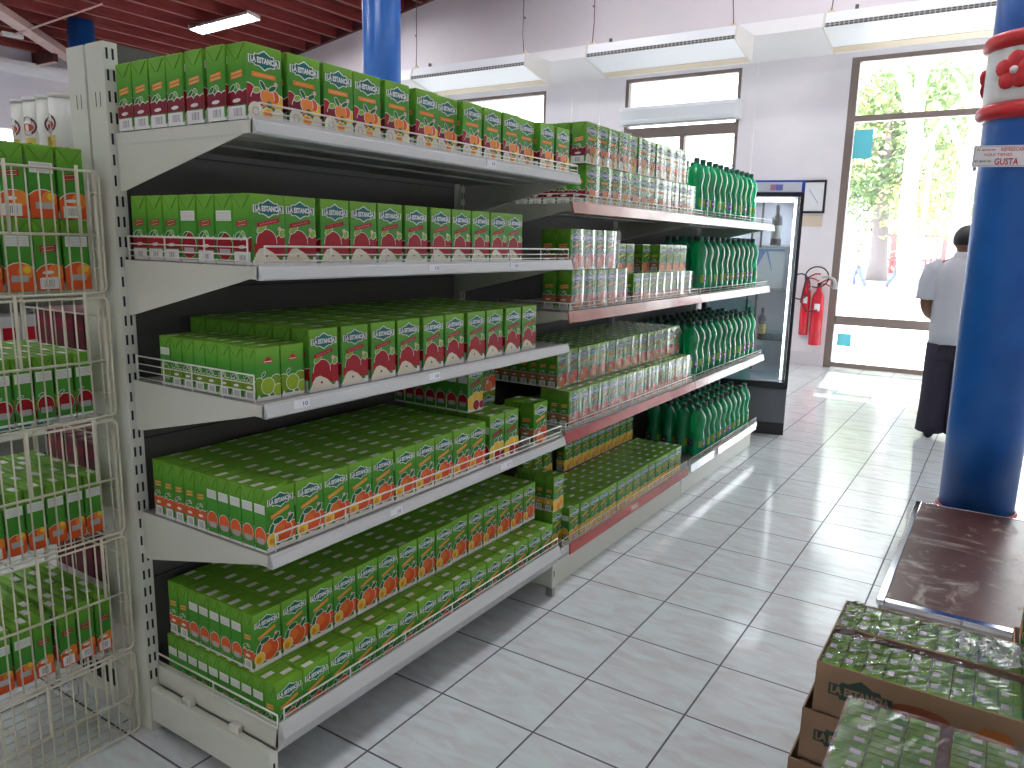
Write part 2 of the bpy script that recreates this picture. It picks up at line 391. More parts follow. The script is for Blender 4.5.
def art_front(kind, W, H):
    a = ART[kind]; L = [('p_pwhite', rect(0, 0, W, .075 * H))]
    for k in range(3): L.append(('p_pwhite', [((.02 + k * .42) * W, .05 * H), ((.17 + k * .42) * W, .05 * H), ((.09 + k * .42) * W, .17 * H)]))
    for f in a['f']:
        if f[0] == 'F': L += fruit(0, f[1], f[2], f[3], f[4], W, H)
        elif f[0] == 'D': L.append((f[4], circ(f[1] * W, f[2] * H, f[3] * W, 12)))
        elif f[0] == 'L': L += leafs(*f[1:], W, H)
        elif f[0] == 'R': L.append((f[5], rect(f[1] * W, f[2] * H, f[3] * W, f[4] * H)))
        elif f[0] == 'T': L.append((f[2], [(.05 * W, .03 * H), (.86 * W, .03 * H), (.60 * W, .18 * H), (.36 * W, .25 * H), (.20 * W, .235 * H), (.09 * W, .16 * H)]))
    if kind == 'pear':
        for x, y, w in ((.5, .80, .10), (.5, .775, .2), (.5, .745, .34), (.5, .72, .42)): L.append(('p_redlogo', rect((x - w / 2) * W, (y - .016) * H, (x + w / 2) * W, (y + .016) * H)))
        L.append(('p_pwhite', rect(.34 * W, .722 * H, .66 * W, .738 * H)))
    else:
        L += art_logo(W, H) + banner(W, H, a['ban'], .605, a['rot']) + [('p_pink', circ(.80 * W, .52 * H, .055 * W, 12))]
    return L
def art_A(kind, W, H):                           # banner + barcode side
    a = ART[kind]; L = [('p_pwhite', rect(0, 0, W, .045 * H))]
    hi = .40
    if kind == 'mango':
        L += [('p_pwhite', circ(.55 * W, .12 * H, .70 * W, 24)), ('p_ored', circ(.55 * W, .12 * H, .67 * W, 24)), ('p_orange', circ(.75 * W, .26 * H, .30 * W))]
    else:
        for x in (.2, .62, .95): L += [('p_pwhite', circ(x * W, (hi - .1) * H, .25 * W))]
        for x in (.2, .62, .95): L += [(a['band'], circ(x * W, (hi - .11) * H, .24 * W))]
        L.append((a['band'], rect(0, .2 * H, W, .3 * H)))
        L += leafs(.25, .42, .16, .07, .6, 'p_leaf', W, H) + leafs(.55, .44, .12, .06, 2.4, 'p_lleaf', W, H)
    L += [('p_pwhite', ell(.45 * W, .255 * H, .22 * W, .026 * H, .06))]
    L.append(('p_pwhite', rect(.0, .02 * H, .9 * W, .185 * H)) if kind in ('multi', 'apple') else ('p_pwhite', rect(.18 * W, .02 * H, .8 * W, .185 * H)))
    L += barcode(W, H, .12, .02, .8, .175)
    b = a['ban']
    if b:
        for v in (.615, .565): L.append((b, rrect(.5 * W, v * H, .62 * W, .042 * H, .12 if a['rot'] < .1 else .1)))
        for v in (.615, .565): L.append(('p_cream', rrect(.5 * W, v * H, .46 * W, .006 * H, .12)))
    return L
def art_B(kind, W, H):                           # nutrition-table side
    a = ART[kind]; L = [('p_pwhite', rect(0, 0, W, .04 * H))]
    if kind == 'mango':
        L += [('p_pwhite', circ(.5 * W, .15 * H, .68 * W, 24)), ('p_ored', circ(.5 * W, .15 * H, .65 * W, 24)), ('p_orange', circ(.72 * W, .27 * H, .28 * W)), ('p_yellow', circ(.78 * W, .30 * H, .14 * W))]
    else:
        L += [('p_pwhite', circ(.5 * W, .26 * H, .46 * W, 20, 1.1)), (a['band'], circ(.5 * W, .255 * H, .44 * W, 20, 1.1))]
        L += leafs(.3, .42, .16, .06, .5, 'p_leaf', W, H) if kind != 'peach' else []
    L.append(('p_pgrey', rect(.2 * W, .13 * H, .8 * W, .22 * H)))
    L.append(('p_pwhite', rect(.08 * W, .62 * H, .92 * W, .765 * H)))
    for k in range(6): L.append(('p_pgrey', rect(.12 * W, (.635 + k * .02) * H, .88 * W, (.641 + k * .02) * H)))
    L += [('p_fold', circ(.5 * W, .885 * H, .11 * W, 14)), ('p_pwhite', circ(.5 * W, .885 * H, .085 * W, 14)), ('p_pgrey', rect(.46 * W, .865 * H, .54 * W, .905 * H))]
    return L
KD = {}
def carton(kind, W, D, H, gloss=False):
    """front on +X (and -X); barcode side on -Y, nutrition side on +Y; origin at the base centre."""
    mb = MB(); g = 'carton_green_gloss' if gloss else 'carton_green'
    r = .0022; x, y = D / 2, W / 2
    ring = []
    for cx, cy, a0 in ((x - r, y - r, 0), (-x + r, y - r, PI / 2), (-x + r, -y + r, PI), (x - r, -y + r, 1.5 * PI)):
        for k in range(3): ring.append((cx + r * math.cos(a0 + k * PI / 4), cy + r * math.sin(a0 + k * PI / 4)))
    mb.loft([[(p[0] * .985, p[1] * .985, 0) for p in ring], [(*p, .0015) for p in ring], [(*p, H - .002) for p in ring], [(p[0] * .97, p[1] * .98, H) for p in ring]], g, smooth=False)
    # top fin seam, pull tab and folded ears
    mb.box((-.0012, -y * .97, H - .0002), (.0016, y * .97, H + .0014), g)
    mb.box((-D * .40, y * .08, H), (-D * .06, y * .80, H + .0007), 'p_pwhite')
    mb.box((D * .12, -y * .8, H), (D * .16, y * .8, H + .0003), 'p_fold')
    for sg in (-1, 1):
        yy = sg * (y + .0001)
        mb.prism([(-x * .93, yy, H - .003), (x * .93, yy, H - .003), (x * .12, yy, H * .80), (-x * .12, yy, H * .80)], (0, sg * .0009, 0), 'p_flap')
        for q in (-1, 1):
            mb.prism([(q * x * .94, yy, H - .004), (q * x * .86, yy, H - .004), (q * x * .10, yy, H * .80), (q * x * .14, yy, H * .795)], (0, sg * .0012, 0), 'p_fold')
    faces = (((x, -y, 0), (0, 1, 0), W, art_front), ((-x, y, 0), (0, -1, 0), W, art_front), ((-x, -y, 0), (1, 0, 0), D, art_A), ((x, y, 0), (-1, 0, 0), D, art_B))
    for O, U, w, fn in faces:
        O, U = Vector(O), Vector(U); N = U.cross(Vector((0, 0, 1)))
        for k, (m, p) in enumerate(fn(kind, w, H)):
            p = clip(p, w, H)
            if not p: continue
            e = .00018 + min(k, 60) * .000022
            try: mb.face([O + U * u + Vector((0, 0, v)) + N * e for u, v in p], m)
            except ValueError: pass
    bmesh.ops.recalc_face_normals(mb.bm, faces=[f for f in mb.bm.faces if len(f.verts) == 4 and f.material_index == 0])
    KD[kind + ('_slim' if D < .055 else '') + ('_gloss' if gloss else '')] = (mb.mesh('juice_carton', fix=False), W, D, H)
HL, HS = .156, .153
carton('multi', .095, .063, HL); carton('apple', .095, .063, HL); carton('mango', .095, .063, .170)
carton('multi', .095, .063, HL, True); carton('nectar', .095, .063, HL, True); carton('lemon', .0855, .05, .13, True)
carton('nectar', .0855, .0435, .150, True); carton('pineapple', .0855, .0435, .150, True)
carton('peach', .0865, .0435, HS); carton('mango', .0865, .0435, .16); carton('pear', .070, .0445, .125)
carton('guava', .0865, .0435, .162)
FRUIT = dict(multi='multifruit_juice', apple='apple_juice', peach='peach_juice', guava='guava_juice', pineapple='pineapple_juice', nectar='peach_nectar', lemon='small_juice', mango='mango_juice', pear='pear_juice')
WORD = ['first', 'second', 'third', 'fourth', 'fifth', 'sixth', 'seventh', 'eighth', 'ninth', 'tenth', 'eleventh', 'twelfth', 'thirteenth', 'fourteenth', 'fifteenth', 'sixteenth', 'seventeenth', 'eighteenth', 'nineteenth', 'twentieth']
def put(kind, x, y, z, label, group, rz=0.):
    """x = centre, y = centre."""
    me, W, D, H = KD[kind]
    o = bpy.data.objects.new(FRUIT[kind.split('_')[0]] + '_carton', me); COL.objects.link(o)
    o.location = (x, y, z + .0006); o.rotation_euler = (0, 0, rz + random.uniform(-.006, .006))
    return tag(o, label, 'carton', group)
def block(kind, x_front, y0, ny, nx, z, py, px, fruitname, where, group, flip=lambda i, j: False, vis=lambda i, j: True, layer='', jit=.002, j0=0):
    """ny columns along the aisle, nx rows going back from the front face."""
    me, W, D, H = KD[kind]
    for i in range(ny):
        dx = random.uniform(-jit, jit)
        for j in range(nx):
            if not vis(i, j): continue
            f = PI if flip(i, j) else 0.
            row = 'front row' if j == 0 else WORD[j] + ' row back'
            lab = f'{fruitname} carton {WORD[i + j0]} from near end, {row}, {layer}{where}'
            put(kind, x_front - D / 2 - j * px + dx, y0 + W / 2 + i * py, z, lab, group, f)

# ------------------------------------------------------------------ shelving
PX0 = -.56                                       # front plane of the uprights
def upright(parent, y, z1=1.85, slots=True, x0=-.637):
    mb = MB()
    mb.box((x0, y - .018, 0), (PX0, y + .018, z1), 'enamel')
    if slots:
        z = .16
        while z < z1 - .03:
            for dy in (-.009, .006):
                mb.box((PX0 - .001, y + dy - .0028, z), (PX0 + .0006, y + dy + .0028, z + .026), 'slot')
            z += .05
        for k in (0, 1):
            mb.box((-.606 + k * .02, y - .0186, 1.70), (-.604 + k * .02, y - .0176, 1.735), 'slot')
    return mb.build('upright_post', parent)
def shelf(parent, y0, y1, zt, xf=-.035, drop=.03, lip='enamel_front', side=.034, br=.145, ribs=True, front=.0):
    """shelf board with lip, side skirts; brackets are their own parts"""
    mb = MB(); xb = -.556
    mb.box((xb, y0 + .002, zt - .006 - .022), (xf - .006, y1 - .002, zt - .006), 'enamel_shaded')
    mb.prism([(xf - .008, y0, zt - .006), (xf, y0, zt), (xf, y0, zt - .007), (xf + .002, y0, zt - .010), (xf + .008, y0, zt - drop - .002), (xf + .004, y0, zt - drop - .006), (xf - .012, y0, zt - drop - .006)], (0, y1 - y0, 0), lip)
    if ribs:
        for x in (-.2, -.36): mb.box((x, y0 + .004, zt - .034), (x + .035, y1 - .004, zt - .027), 'enamel_shaded')
    o = mb.build('shelf_board', parent)
    for y, s in ((y0, 1), (y1, -1)):
        b = MB()
        b.box((xb, y, zt - side), (xf - .004, y + s * .0035, zt - .0065), 'enamel')
        b.prism([(xb, y + s * .002, zt - side + .002), (xf - .03, y + s * .002, zt - side + .002), (xf - .085, y + s * .002, zt - side - .012), (xb + .02, y + s * .002, zt - br), (xb, y + s * .002, zt - br)], (0, s * .003, 0), 'enamel')
        b.build('shelf_bracket', parent)
    return o
def fence_run(mb, a, b, z0, hs, step, m='wire', r=.0019, posts=True):
    a, b = Vector(a), Vector(b); L = (b - a).length; d = (b - a) / L
    for k, h in enumerate(hs): mb.tube([(*(a + d * .0)[:2], z0 + h), (*b[:2], z0 + h)], r * (1.25 if k == len(hs) - 1 else .8), m, 6)
    n = max(2, round(L / step))
    if posts:
        for k in range(n + 1):
            p = a + d * (L * k / n); mb.tube([(p.x, p.y, z0 - .003), (p.x, p.y, z0 + hs[-1])], r, m, 6)
def price_tag(parent, y, z, x=-.030, w=.05, txt='10', m='ink_blue'):
    mb = MB(); mb.box((x, y - w / 2, z - .011), (x + .0012, y + w / 2, z + .011), 'tag_white')
    text_on(mb, text_polys(txt, .01), (x + .0016, y + w * .22, z), (0, 1, 0), (0, 0, 1), w * .3, .010, m)
    return mb.build('price_tag', parent)

Y0, Y1, Y2, Y3 = -.603, .812, 2.285, 3.66
# near unit -----------------------------------------------------------------
u1 = tag(empty('shelving_unit', (0, 0, 0)), 'near white metal shelving unit with five tiers of mixed fruit juice cartons', 'shelving', 'white shop shelving along the aisle')
upright(u1, Y0)
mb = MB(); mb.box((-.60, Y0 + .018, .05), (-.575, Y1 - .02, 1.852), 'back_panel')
for z in (.45, .85, 1.25, 1.6): mb.box((-.5752, Y0 + .02, z), (-.574, Y1 - .02, z + .003), 'slot')
mb.build('back_panel', u1)
ZS = [1.644, 1.335, 1.024, .662]
for k, z in enumerate(ZS):
    shelf(u1, Y0 - .003, (Y1 + .030) if k == 0 else Y1 - .006 - .003 * k, z, br=.145 if k < 2 else .14)
# base
mb = MB()
mb.box((-.556, Y0 + .016, .125), (-.06, Y1 - .016, .147), 'enamel_shaded')
mb.prism([(-.06, Y0 + .01, .147), (-.052, Y0 + .01, .212), (-.040, Y0 + .01, .216), (-.036, Y0 + .01, .206), (-.026, Y0 + .01, .178), (-.030, Y0 + .01, .172), (-.060, Y0 + .01, .125)], (0, Y1 - Y0 - .03, 0), 'enamel_front')
mb.build('base_tray', u1)
mb = MB(); mb.box((-.556, Y0 + .010, .140), (-.05, Y0 + .015, .206), 'enamel')
for x in (-.40, -.20): mb.bevbox((x - .018, Y0 - .012, .136), (x + .018, Y0 + .011, .158), 'enamel', .004, 1)
mb.build('base_side_panel', u1)
for y in (Y0, Y1 - .03):
    mb = MB(); mb.bevbox((-.556, y - .017, .037), (-.050, y + .009, .136), 'enamel', .004)
    mb.box((-.0505, y - .008, .085), (-.0494, y - .002, .11), 'slot')
    mb.box((-.0515, y - .014, .0), (-.051 - .03, y + .006, .04), 'enamel_shaded'); mb.build('base_leg', u1)
# wire fences of the near unit
mb = MB(); fence_run(mb, (-.044, Y0 + .02, 0), (-.044, Y1 + .027, 0), 1.644, (.004, .014, .030), .19); fence_run(mb, (-.044, Y1 + .027, 0), (-.16, Y1 + .027, 0), 1.644, (.004, .014, .030), .1); mb.build('wire_fence', u1)
mb = MB(); fence_run(mb, (-.044, Y0 + .02, 0), (-.044, Y1 - .02, 0), 1.335, (.006, .02, .038), .19)
fence_run(mb, (-.535, Y0 - .001, 0), (-.075, Y0 - .001, 0), 1.332, (.008, .022, .038, .056), .16); mb.build('wire_fence', u1)
mb = MB(); fence_run(mb, (-.535, Y0 - .001, 0), (-.072, Y0 - .001, 0), 1.022, (.006, .024, .042, .062), .12); mb.build('wire_fence', u1)
mb = MB(); fence_run(mb, (-.044, Y0 + .02, 0), (-.044, Y1 - .03, 0), .662, (.006, .020, .042), .21); mb.build('wire_fence', u1)
mb = MB(); fence_run(mb, (-.042, Y0 + .025, 0), (-.042, Y1 - .03, 0), .206, (.006, .020, .042), .21); fence_run(mb, (-.545, Y0 + .004, 0), (-.042, Y0 + .004, 0), .200, (.004, .018, .040), .3); mb.build('wire_fence', u1)
for y, z, t, m in ((.265, 1.628, '10', 'ink_blue'), (-.009, 1.317, '10', 'ink_blue'), (.406, 1.317, '10', 'ink_blue'), (-.504, 1.008, '10', 'ink_blue'), (-.007, 1.006, '10', 'ink_blue'), (-.175, .642, '10', 'ink_blue')):
    price_tag(u1, y, z, txt=t, m=m)
price_tag(u1, .383, .645, w=.075, txt='C 1', m='ink_purple')
# middle and far units -------------------------------------------------------
def unit(label, ya, yb, lips, base_lip):
    u = tag(empty('shelving_unit'), label, 'shelving', 'white shop shelving along the aisle')
    upright(u, ya)
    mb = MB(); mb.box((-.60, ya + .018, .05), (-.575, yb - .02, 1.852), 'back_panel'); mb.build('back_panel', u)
    for z, (lip, px) in zip((1.548, 1.138, .664), lips):
        shelf(u, ya + .022, yb - .006, z, xf=-.062, drop=.024, lip='enamel_front', br=.13)
        fm = MB()
        for m, a, b in lip:
            fm.prism([(-.056, a, z - .002), (-.052, a, z), (-.043, a, z - .041), (-.049, a, z - .044)], (0, b - a, 0), m)
        fm.build('label_strip', u)
        w = MB(); fence_run(w, (-.066, ya + .03, 0), (-.066, yb - .012, 0), z, (.005, .016, .030), .16)
        fence_run(w, (-.40, ya + .026, 0), (-.066, ya + .026, 0), z, (.005, .016, .030), .17); w.build('wire_fence', u)
    mb = MB(); mb.box((-.556, ya + .022, .125), (-.07, yb - .006, .147), 'enamel_shaded')
    mb.prism([(-.070, ya + .012, .147), (-.068, ya + .012, .178), (-.058, ya + .012, .180), (-.054, ya + .012, .150), (-.07, ya + .012, .13)], (0, yb - ya - .016, 0), 'enamel_front')
    mb.build('base_tray', u)
    mb = MB(); mb.box((-.11, ya + .008, 0), (-.095, yb - .004, .130), 'enamel'); mb.box((-.556, ya + .010, 0.0), (-.098, ya + .016, .150), 'enamel')
    mb.prism([(-.096, ya + .008, .12), (-.058, ya + .008, .15), (-.07, ya + .008, .15)], (0, yb - ya - .012, 0), 'enamel'); mb.build('kick_plate', u)
    fm = MB()
    for m, a, b in base_lip:
        fm.prism([(-.0535, a, .182), (-.0505, a, .183), (-.047, a, .136), (-.053, a, .134)], (0, b - a, 0), m)
    fm.build('label_strip', u)
    w = MB(); fence_run(w, (-.063, ya + .03, 0), (-.063, yb - .012, 0), .180, (.006, .018, .030), .2); w.build('wire_fence', u)
    return u
a, b = Y1 + .012, Y2
u2 = unit('middle white metal shelving unit with red-brown label strips and wrapped cartons', Y1 + .02, Y2,
          (([('fascia_brown', a, b)], 0), ([('fascia_brown', a, b - .35), ('fascia_red', b - .35, b)], 0), ([('fascia_red', a, b)], 0)), [('fascia_red', a + .08, b - .02)])
a, b = Y2 + .003, Y3
u3 = unit('far white metal shelving unit loaded with green soda bottles', Y2 + .003, Y3,
          (([('fascia_pale', a, b)], 0), ([('fascia_brown', a, a + .12), ('fascia_pale', a + .12, b)], 0), ([('fascia_brown', a, a + .2), ('fascia_pale', a + .2, b)], 0)), [('metal_strip', a + .02, a + .42), ('metal_strip', a + .5, b - .05)])
upright(u3, Y3 + .02, slots=False)
mb = MB(); mb.box((-.0505, 1.50, .150), (-.0462, 1.57, .172), 'paper_tan'); mb.build('price_tag', u2)

# half of the gondola facing the other aisle -----------------------------------
ub = tag(empty('shelving_unit'), 'back half of white shelving facing the other aisle, behind wire rack', 'shelving', 'white shop shelving along the aisle')
mb = MB(); mb.box((-.726, Y0 - .018, 0), (-.648, Y0 + .018, 1.85), 'enamel')
for k in (0, 1): mb.box((-.694 + k * .02, Y0 - .0186, 1.70), (-.692 + k * .02, Y0 - .0176, 1.735), 'slot')
mb.build('upright_post', ub)
mb = MB(); mb.box((-.66, Y0 + .02, .05), (-.64, Y3, 1.80), 'back_panel'); mb.build('back_panel', ub)
for z in (1.53, 1.06, .68, .35):
    mb = MB(); mb.box((-1.18, Y0 + .01, z - .03), (-.728, Y3, z), 'enamel'); mb.build('shelf_board', ub)
mb = MB(); mb.box((-1.14, Y0 + .01, .0), (-.728, Y3, .14), 'enamel')
for k in range(9): mb.box((-1.10 + k * .042, Y0 + .0092, .045), (-1.076 + k * .042, Y0 + .0105, .10), 'slot')
mb.build('base_plinth', ub)

# ------------------------------------------------------------------ cartons on the near unit
S1 = 'top shelf of near unit'
G1 = 'multifruit cartons on the top shelf'
fl = lambda i, j: False
sp = [-.602, -.497, -.391, -.291, -.18, -.06, .047, .15, .262, .365, .477, .588, .70]
for i, y in enumerate(sp):
    put('multi', -.060 - .0315 - random.uniform(0, .006) - (.012 if i in (6, 10) else 0), y + .053 + (.004 if i else 0), 1.640, f'multifruit juice carton with orange banner, {WORD[i]} from upright, front row, near top shelf', G1)
for j in range(1, 7):
    put('multi', -.0915 - j * .0672 - (.010 if j > 1 else 0) - (.008 if j > 2 else 0), sp[0] + .048 + random.uniform(-.002, .002), 1.640, f'multifruit carton showing barcode side, {WORD[j]} back from the aisle, near top shelf', G1)
sp = [-.611, -.510, -.400, -.300, -.200, -.094, .018, .121, .218, .316, .414]
for i, y in enumerate(sp):
    put('apple', -.068 - .0315 - random.uniform(0, .005), y + .053 + (.011 if i == 0 else 0), 1.330, f'red apple juice carton, {WORD[i]} from upright, front row, second shelf down, near unit', 'apple cartons on the second shelf')
for j in range(1, 7):
    put('apple', -.0995 - j * .0665, sp[0] + .064, 1.330, f'apple carton end-on behind wire fence, {WORD[j]} back from aisle, second shelf, near unit', 'apple cartons on the second shelf', PI if j in (1, 3) else 0)
for i in range(3):
    put('nectar_gloss', -.27, .50 + i * .098, 1.330, f'film-wrapped nectar carton, {WORD[i]} after the gap, far end of near second shelf', 'nectar cartons at the far end')
# third shelf
for i in range(2):
    for j in range(8):
        put('pear_slim', -.080 - .035 - .0 + (0 if i == 0 else 0) - j * .0466 + .012, -.556 + i * .073, 1.018,
            f'small green pear carton, {"end" if i == 0 else "second"} column, {WORD[j]} back from aisle, third shelf', 'small pear cartons on the third shelf', PI if j == 7 and i == 0 else 0)
sp = [-.445, -.297, -.187, -.085, .033, .135, .25, .352, .461, .571]
ax = [.0, .0, .0, .003, .0, .004, .0, .003, 0., .003]
for i in range(10):
    for j in range(7):
        put('apple', -.070 - .0315 - ax[i] - j * .068, -.393 + i * .1078, 1.018, f'apple juice carton, {WORD[i]} beyond the pears, {"front row" if j == 0 else WORD[j] + " row back"}, third shelf', 'apple cartons on the third shelf')
# fourth shelf
block('peach_slim', -.056, -.598, 10, 10, .657, .0896, .0452, 'peach', 'fourth shelf', 'peach cartons on the fourth shelf', flip=lambda i, j: j < 5)
for i in range(2):
    for j in range(8):
        put('guava_slim', -.085 - j * .047, .372 + i * .0905, .657, f'guava carton, lower {"near" if i == 0 else "far"} column beyond the peaches, {WORD[j]} from aisle, fourth shelf', 'guava cartons on the fourth shelf', PI)
for j in range(2, 9):
    put('guava_slim', -.085 - (j - .3) * .047, .355, .823, f'guava carton on top of others, {WORD[j - 2]} from aisle, fourth shelf of near unit', 'guava cartons on the fourth shelf', PI)
for j in range(2):
    put('nectar_gloss', -.100 - j * .068, .668, .657, f'dark green nectar carton at far end of fourth shelf, {WORD[j]} from aisle', 'nectar cartons at the far end')
for i in range(2):
    put('nectar_gloss', -.36, .60 + i * .099, .657, f'wrapped nectar carton against back of fourth shelf, {WORD[i]} of the lower two', 'nectar cartons at the far end')
    put('nectar_gloss', -.36, .60 + i * .099, .816, f'wrapped nectar carton against back of fourth shelf, {WORD[i]} of the upper two', 'nectar cartons at the far end')
# bottom tier
block('peach_slim', -.0665, -.583, 15, 10, .1475, .0912, .0452, 'peach', 'bottom tier', 'peach cartons on the bottom tier', flip=lambda i, j: j > 0 or i > 0, vis=lambda i, j: j < 2 or i == 0, layer='lower layer, ')
block('peach_slim', -.155, -.572, 15, 8, .3025, .0912, .0452, 'peach', 'bottom tier', 'peach cartons on the bottom tier', flip=lambda i, j: 0 < j < 6 or (j == 0 and i > 0 and i % 3 == 0), layer='upper layer, ')

# ------------------------------------------------------------------ cartons on the middle unit
U2 = 'middle unit'
for lay in (0, 1):
    w = ('lower', 'upper')[lay]; z = 1.543 + lay * .1585
    yy = [1.03 + k * .1 for k in range(12)] if lay == 0 else [1.003 + k * .1005 for k in range(11)]
    for i, y in enumerate(yy):
        put('multi_gloss', -.10 - .0315 - random.uniform(0, .01), y + .048, z, f'wrapped multifruit carton, {WORD[i]} along, {w} layer, top shelf of middle unit', 'wrapped multifruit cartons on the middle unit')
    for j in range(1, 3 if lay else 5):
        put('multi_gloss', -.1365 - j * .0665, yy[0] + .048, z, f'wrapped multifruit carton {WORD[j]} back from aisle, {w} layer, top shelf of middle unit', 'wrapped multifruit cartons on the middle unit')
for lay in (0, 1):
    w = ('lower', 'upper')[lay]; z = 1.134 + lay * .1585
    for i in range(5 - lay):
        put('nectar_gloss', -.10 - .0315, .975 - lay * .02 + i * .104, z, f'nectar carton, {WORD[i]} along, {w} layer, second shelf of middle unit', 'wrapped nectar cartons on the middle unit')
        if i < 2: put('nectar_gloss', -.20, .975 - lay * .02 + i * .104, z, f'nectar carton behind the {WORD[i]}, {w} layer, second shelf of middle unit', 'wrapped nectar cartons on the middle unit')
for lay in (0, 1):
    w = ('lower', 'upper')[lay]; z = 1.134 + lay * .1325
    for i in range(8):
        if lay and i in (2,): continue
        put('lemon_slim_gloss', -.10 - .025 - (.05 if lay and i < 4 else 0), 1.555 + i * .0905 - (.07 if lay else 0), z if not lay else z, f'small yellow-banner carton, {WORD[i]} along, {w} layer, second shelf of middle unit', 'small wrapped cartons on the middle unit')
block('nectar_slim_gloss', -.090, .925, 15, 3, .660, .0908, .0455, 'wrapped nectar', 'third shelf, middle unit', 'wrapped nectar cartons on the third shelf', vis=lambda i, j: j < 2 or i == 0, layer='lower, ')
block('nectar_slim_gloss', -.155, .932, 15, 8, .8125, .0908, .0455, 'wrapped nectar', 'third shelf, middle unit', 'wrapped nectar cartons on the third shelf', layer='upper, ')
block('pineapple_slim_gloss', -.100, .985, 14, 6, .1475, .0925, .0455, 'pineapple', 'bottom tier, middle unit', 'pineapple cartons on the bottom tier', layer='lower, ', flip=lambda i, j: i == 0)
for i in range(12):
    put('pineapple_slim_gloss', -.40 - (.03 if i < 3 else 0), 1.14 + i * .0895 + (.06 if i > 2 else 0), .2995, f'pineapple carton, {WORD[i]} of the back stack, bottom tier, middle unit', 'pineapple cartons on the bottom tier')
for j in range(4):
    put('pineapple_slim_gloss', -.155 - j * .046, .938, .1475, f'pineapple carton, lower, {WORD[j]} from aisle beside the upright, bottom tier, middle unit', 'pineapple cartons on the bottom tier')
    put('pineapple_slim_gloss', -.155 - j * .046, .942, .2995, f'pineapple carton, stacked, {WORD[j]} from aisle beside the upright, bottom tier, middle unit', 'pineapple cartons on the bottom tier')

# shrink film over the wrapped packs
def film(name, x, y0, y1, z0, z1, seed, label, pitch=.1005):
    rnd = random.Random(seed); mb = MB(); n = int((y1 - y0) / .0055); K = 9; g = []
    ncell = int((y1 - y0) / pitch) + 2
    a = [rnd.uniform(-.0030, .0030) for _ in range(ncell)]; b = [rnd.uniform(.0, .004) for _ in range(ncell)]; tw = [rnd.uniform(-.5, .5) for _ in range(ncell)]
    for k in range(K):
        row = []; w = k / (K - 1)
        for i in range(n + 1):
            t = y0 + (y1 - y0) * i / n; c = (t - y0) / pitch; q = int(c); f = c - q
            bulge = math.sin(PI * f) ** .6 * .0022 + a[q] * (f - .5) * 1.4 + b[q] * math.exp(-((f - .72 - tw[q] * (w - .5) * .35) / .09) ** 2) * (.5 + .5 * math.cos(2.2 * (w - .4)))
            row.append(mb.bm.verts.new((x + .001 + bulge, t, z0 + (z1 - z0) * w)))
        g.append(row)
    i0 = mb.mi('film')
    for A, B in zip(g, g[1:]):
        for i in range(n):
            f = mb.bm.faces.new((A[i], A[i + 1], B[i + 1], B[i])); f.material_index = i0; f.smooth = True
    return tag(mb.build(name), label, 'film', 'clear film round the wrapped packs')
film('shrink_film', -.093, 1.02, 2.22, 1.546, 1.70, 1, 'clear plastic film round lower multifruit packs, top shelf of middle unit')
film('shrink_film', -.093, 1.0, 2.10, 1.705, 1.860, 2, 'clear plastic film round upper multifruit packs, top shelf of middle unit')
film('shrink_film', -.092, .92, 1.43, 1.137, 1.290, 3, 'clear plastic film round nectar packs, second shelf of middle unit')
film('shrink_film', -.092, .90, 1.33, 1.295, 1.450, 4, 'clear plastic film round upper nectar packs, second shelf of middle unit')
film('shrink_film', -.090, 1.50, 2.25, 1.137, 1.265, 5, 'clear plastic film round small yellow-banner packs, second shelf of middle unit', .0905)
film('shrink_film', -.147, .93, 2.29, .8135, .9635, 6, 'clear plastic film round upper nectar packs, third shelf of middle unit', .0908)
film('shrink_film', -.0815, .92, 2.29, .663, .811, 7, 'clear plastic film round lower nectar packs, third shelf of middle unit', .0908)

# ------------------------------------------------------------------ soda bottles on the far unit
def bottle_meshes():
    prof = [(.0, .004), (.018, .0), (.034, .001), (.0425, .010), (.0445, .03), (.0440, .058), (.0435, .062), (.0435, .105), (.0445, .112), (.0420, .130), (.0370, .150), (.0365, .165), (.0400, .188), (.0445, .210), (.0455, .224), (.0425, .244), (.0340, .264), (.0235, .278), (.0145, .288), (.0135, .296), (.0135, .302), (.0, .302)]
    b = MB(); b.lathe(prof, 'bottle_green', n=20)
    c = MB(); c.lathe([(.0, .296), (.0162, .296), (.0162, .314), (.014, .317), (0, .317)], 'bottle_cap', n=14)
    c.lathe([(.017, .290), (.017, .2935), (.0135, .2936)], 'bottle_cap', n=14)
    l = MB(); l.lathe([(.0446, .062), (.0450, .064), (.0450, .078), (.0450, .090), (.0450, .102), (.0446, .104)], 'label_dark', n=24, caps=False)
    l.bm.faces.ensure_lookup_table()
    yg, pu, wh = l.mi('bottle_label'), l.mi('label_purple'), l.mi('p_pwhite')
    for f in l.bm.faces:
        q = f.calc_center_median(); k = int((math.atan2(q.y, q.x) + PI) / (2 * PI) * 24) % 8
        if k in (1, 2, 3): f.material_index = yg
        if k in (3, 4, 5) and .066 < q.z < .100: f.material_index = pu if not (k == 4 and .079 < q.z < .089) else wh
    return b.mesh('soda_bottle'), c.mesh('cap'), l.mesh('label_band')
BM = bottle_meshes()
def bottle(x, y, z, label, group='green soda bottles on the far unit'):
    o = bpy.data.objects.new('soda_bottle', BM[0]); COL.objects.link(o); o.location = (x, y, z + .0006); o.rotation_euler = (0, 0, random.uniform(-.5, .5))
    tag(o, label, 'bottle', group)
    for me, nm in ((BM[1], 'cap'), (BM[2], 'label_band')):
        c = bpy.data.objects.new(nm, me); COL.objects.link(c); c.parent = o
SH = ['top shelf', 'second shelf', 'third shelf', 'bottom tier']
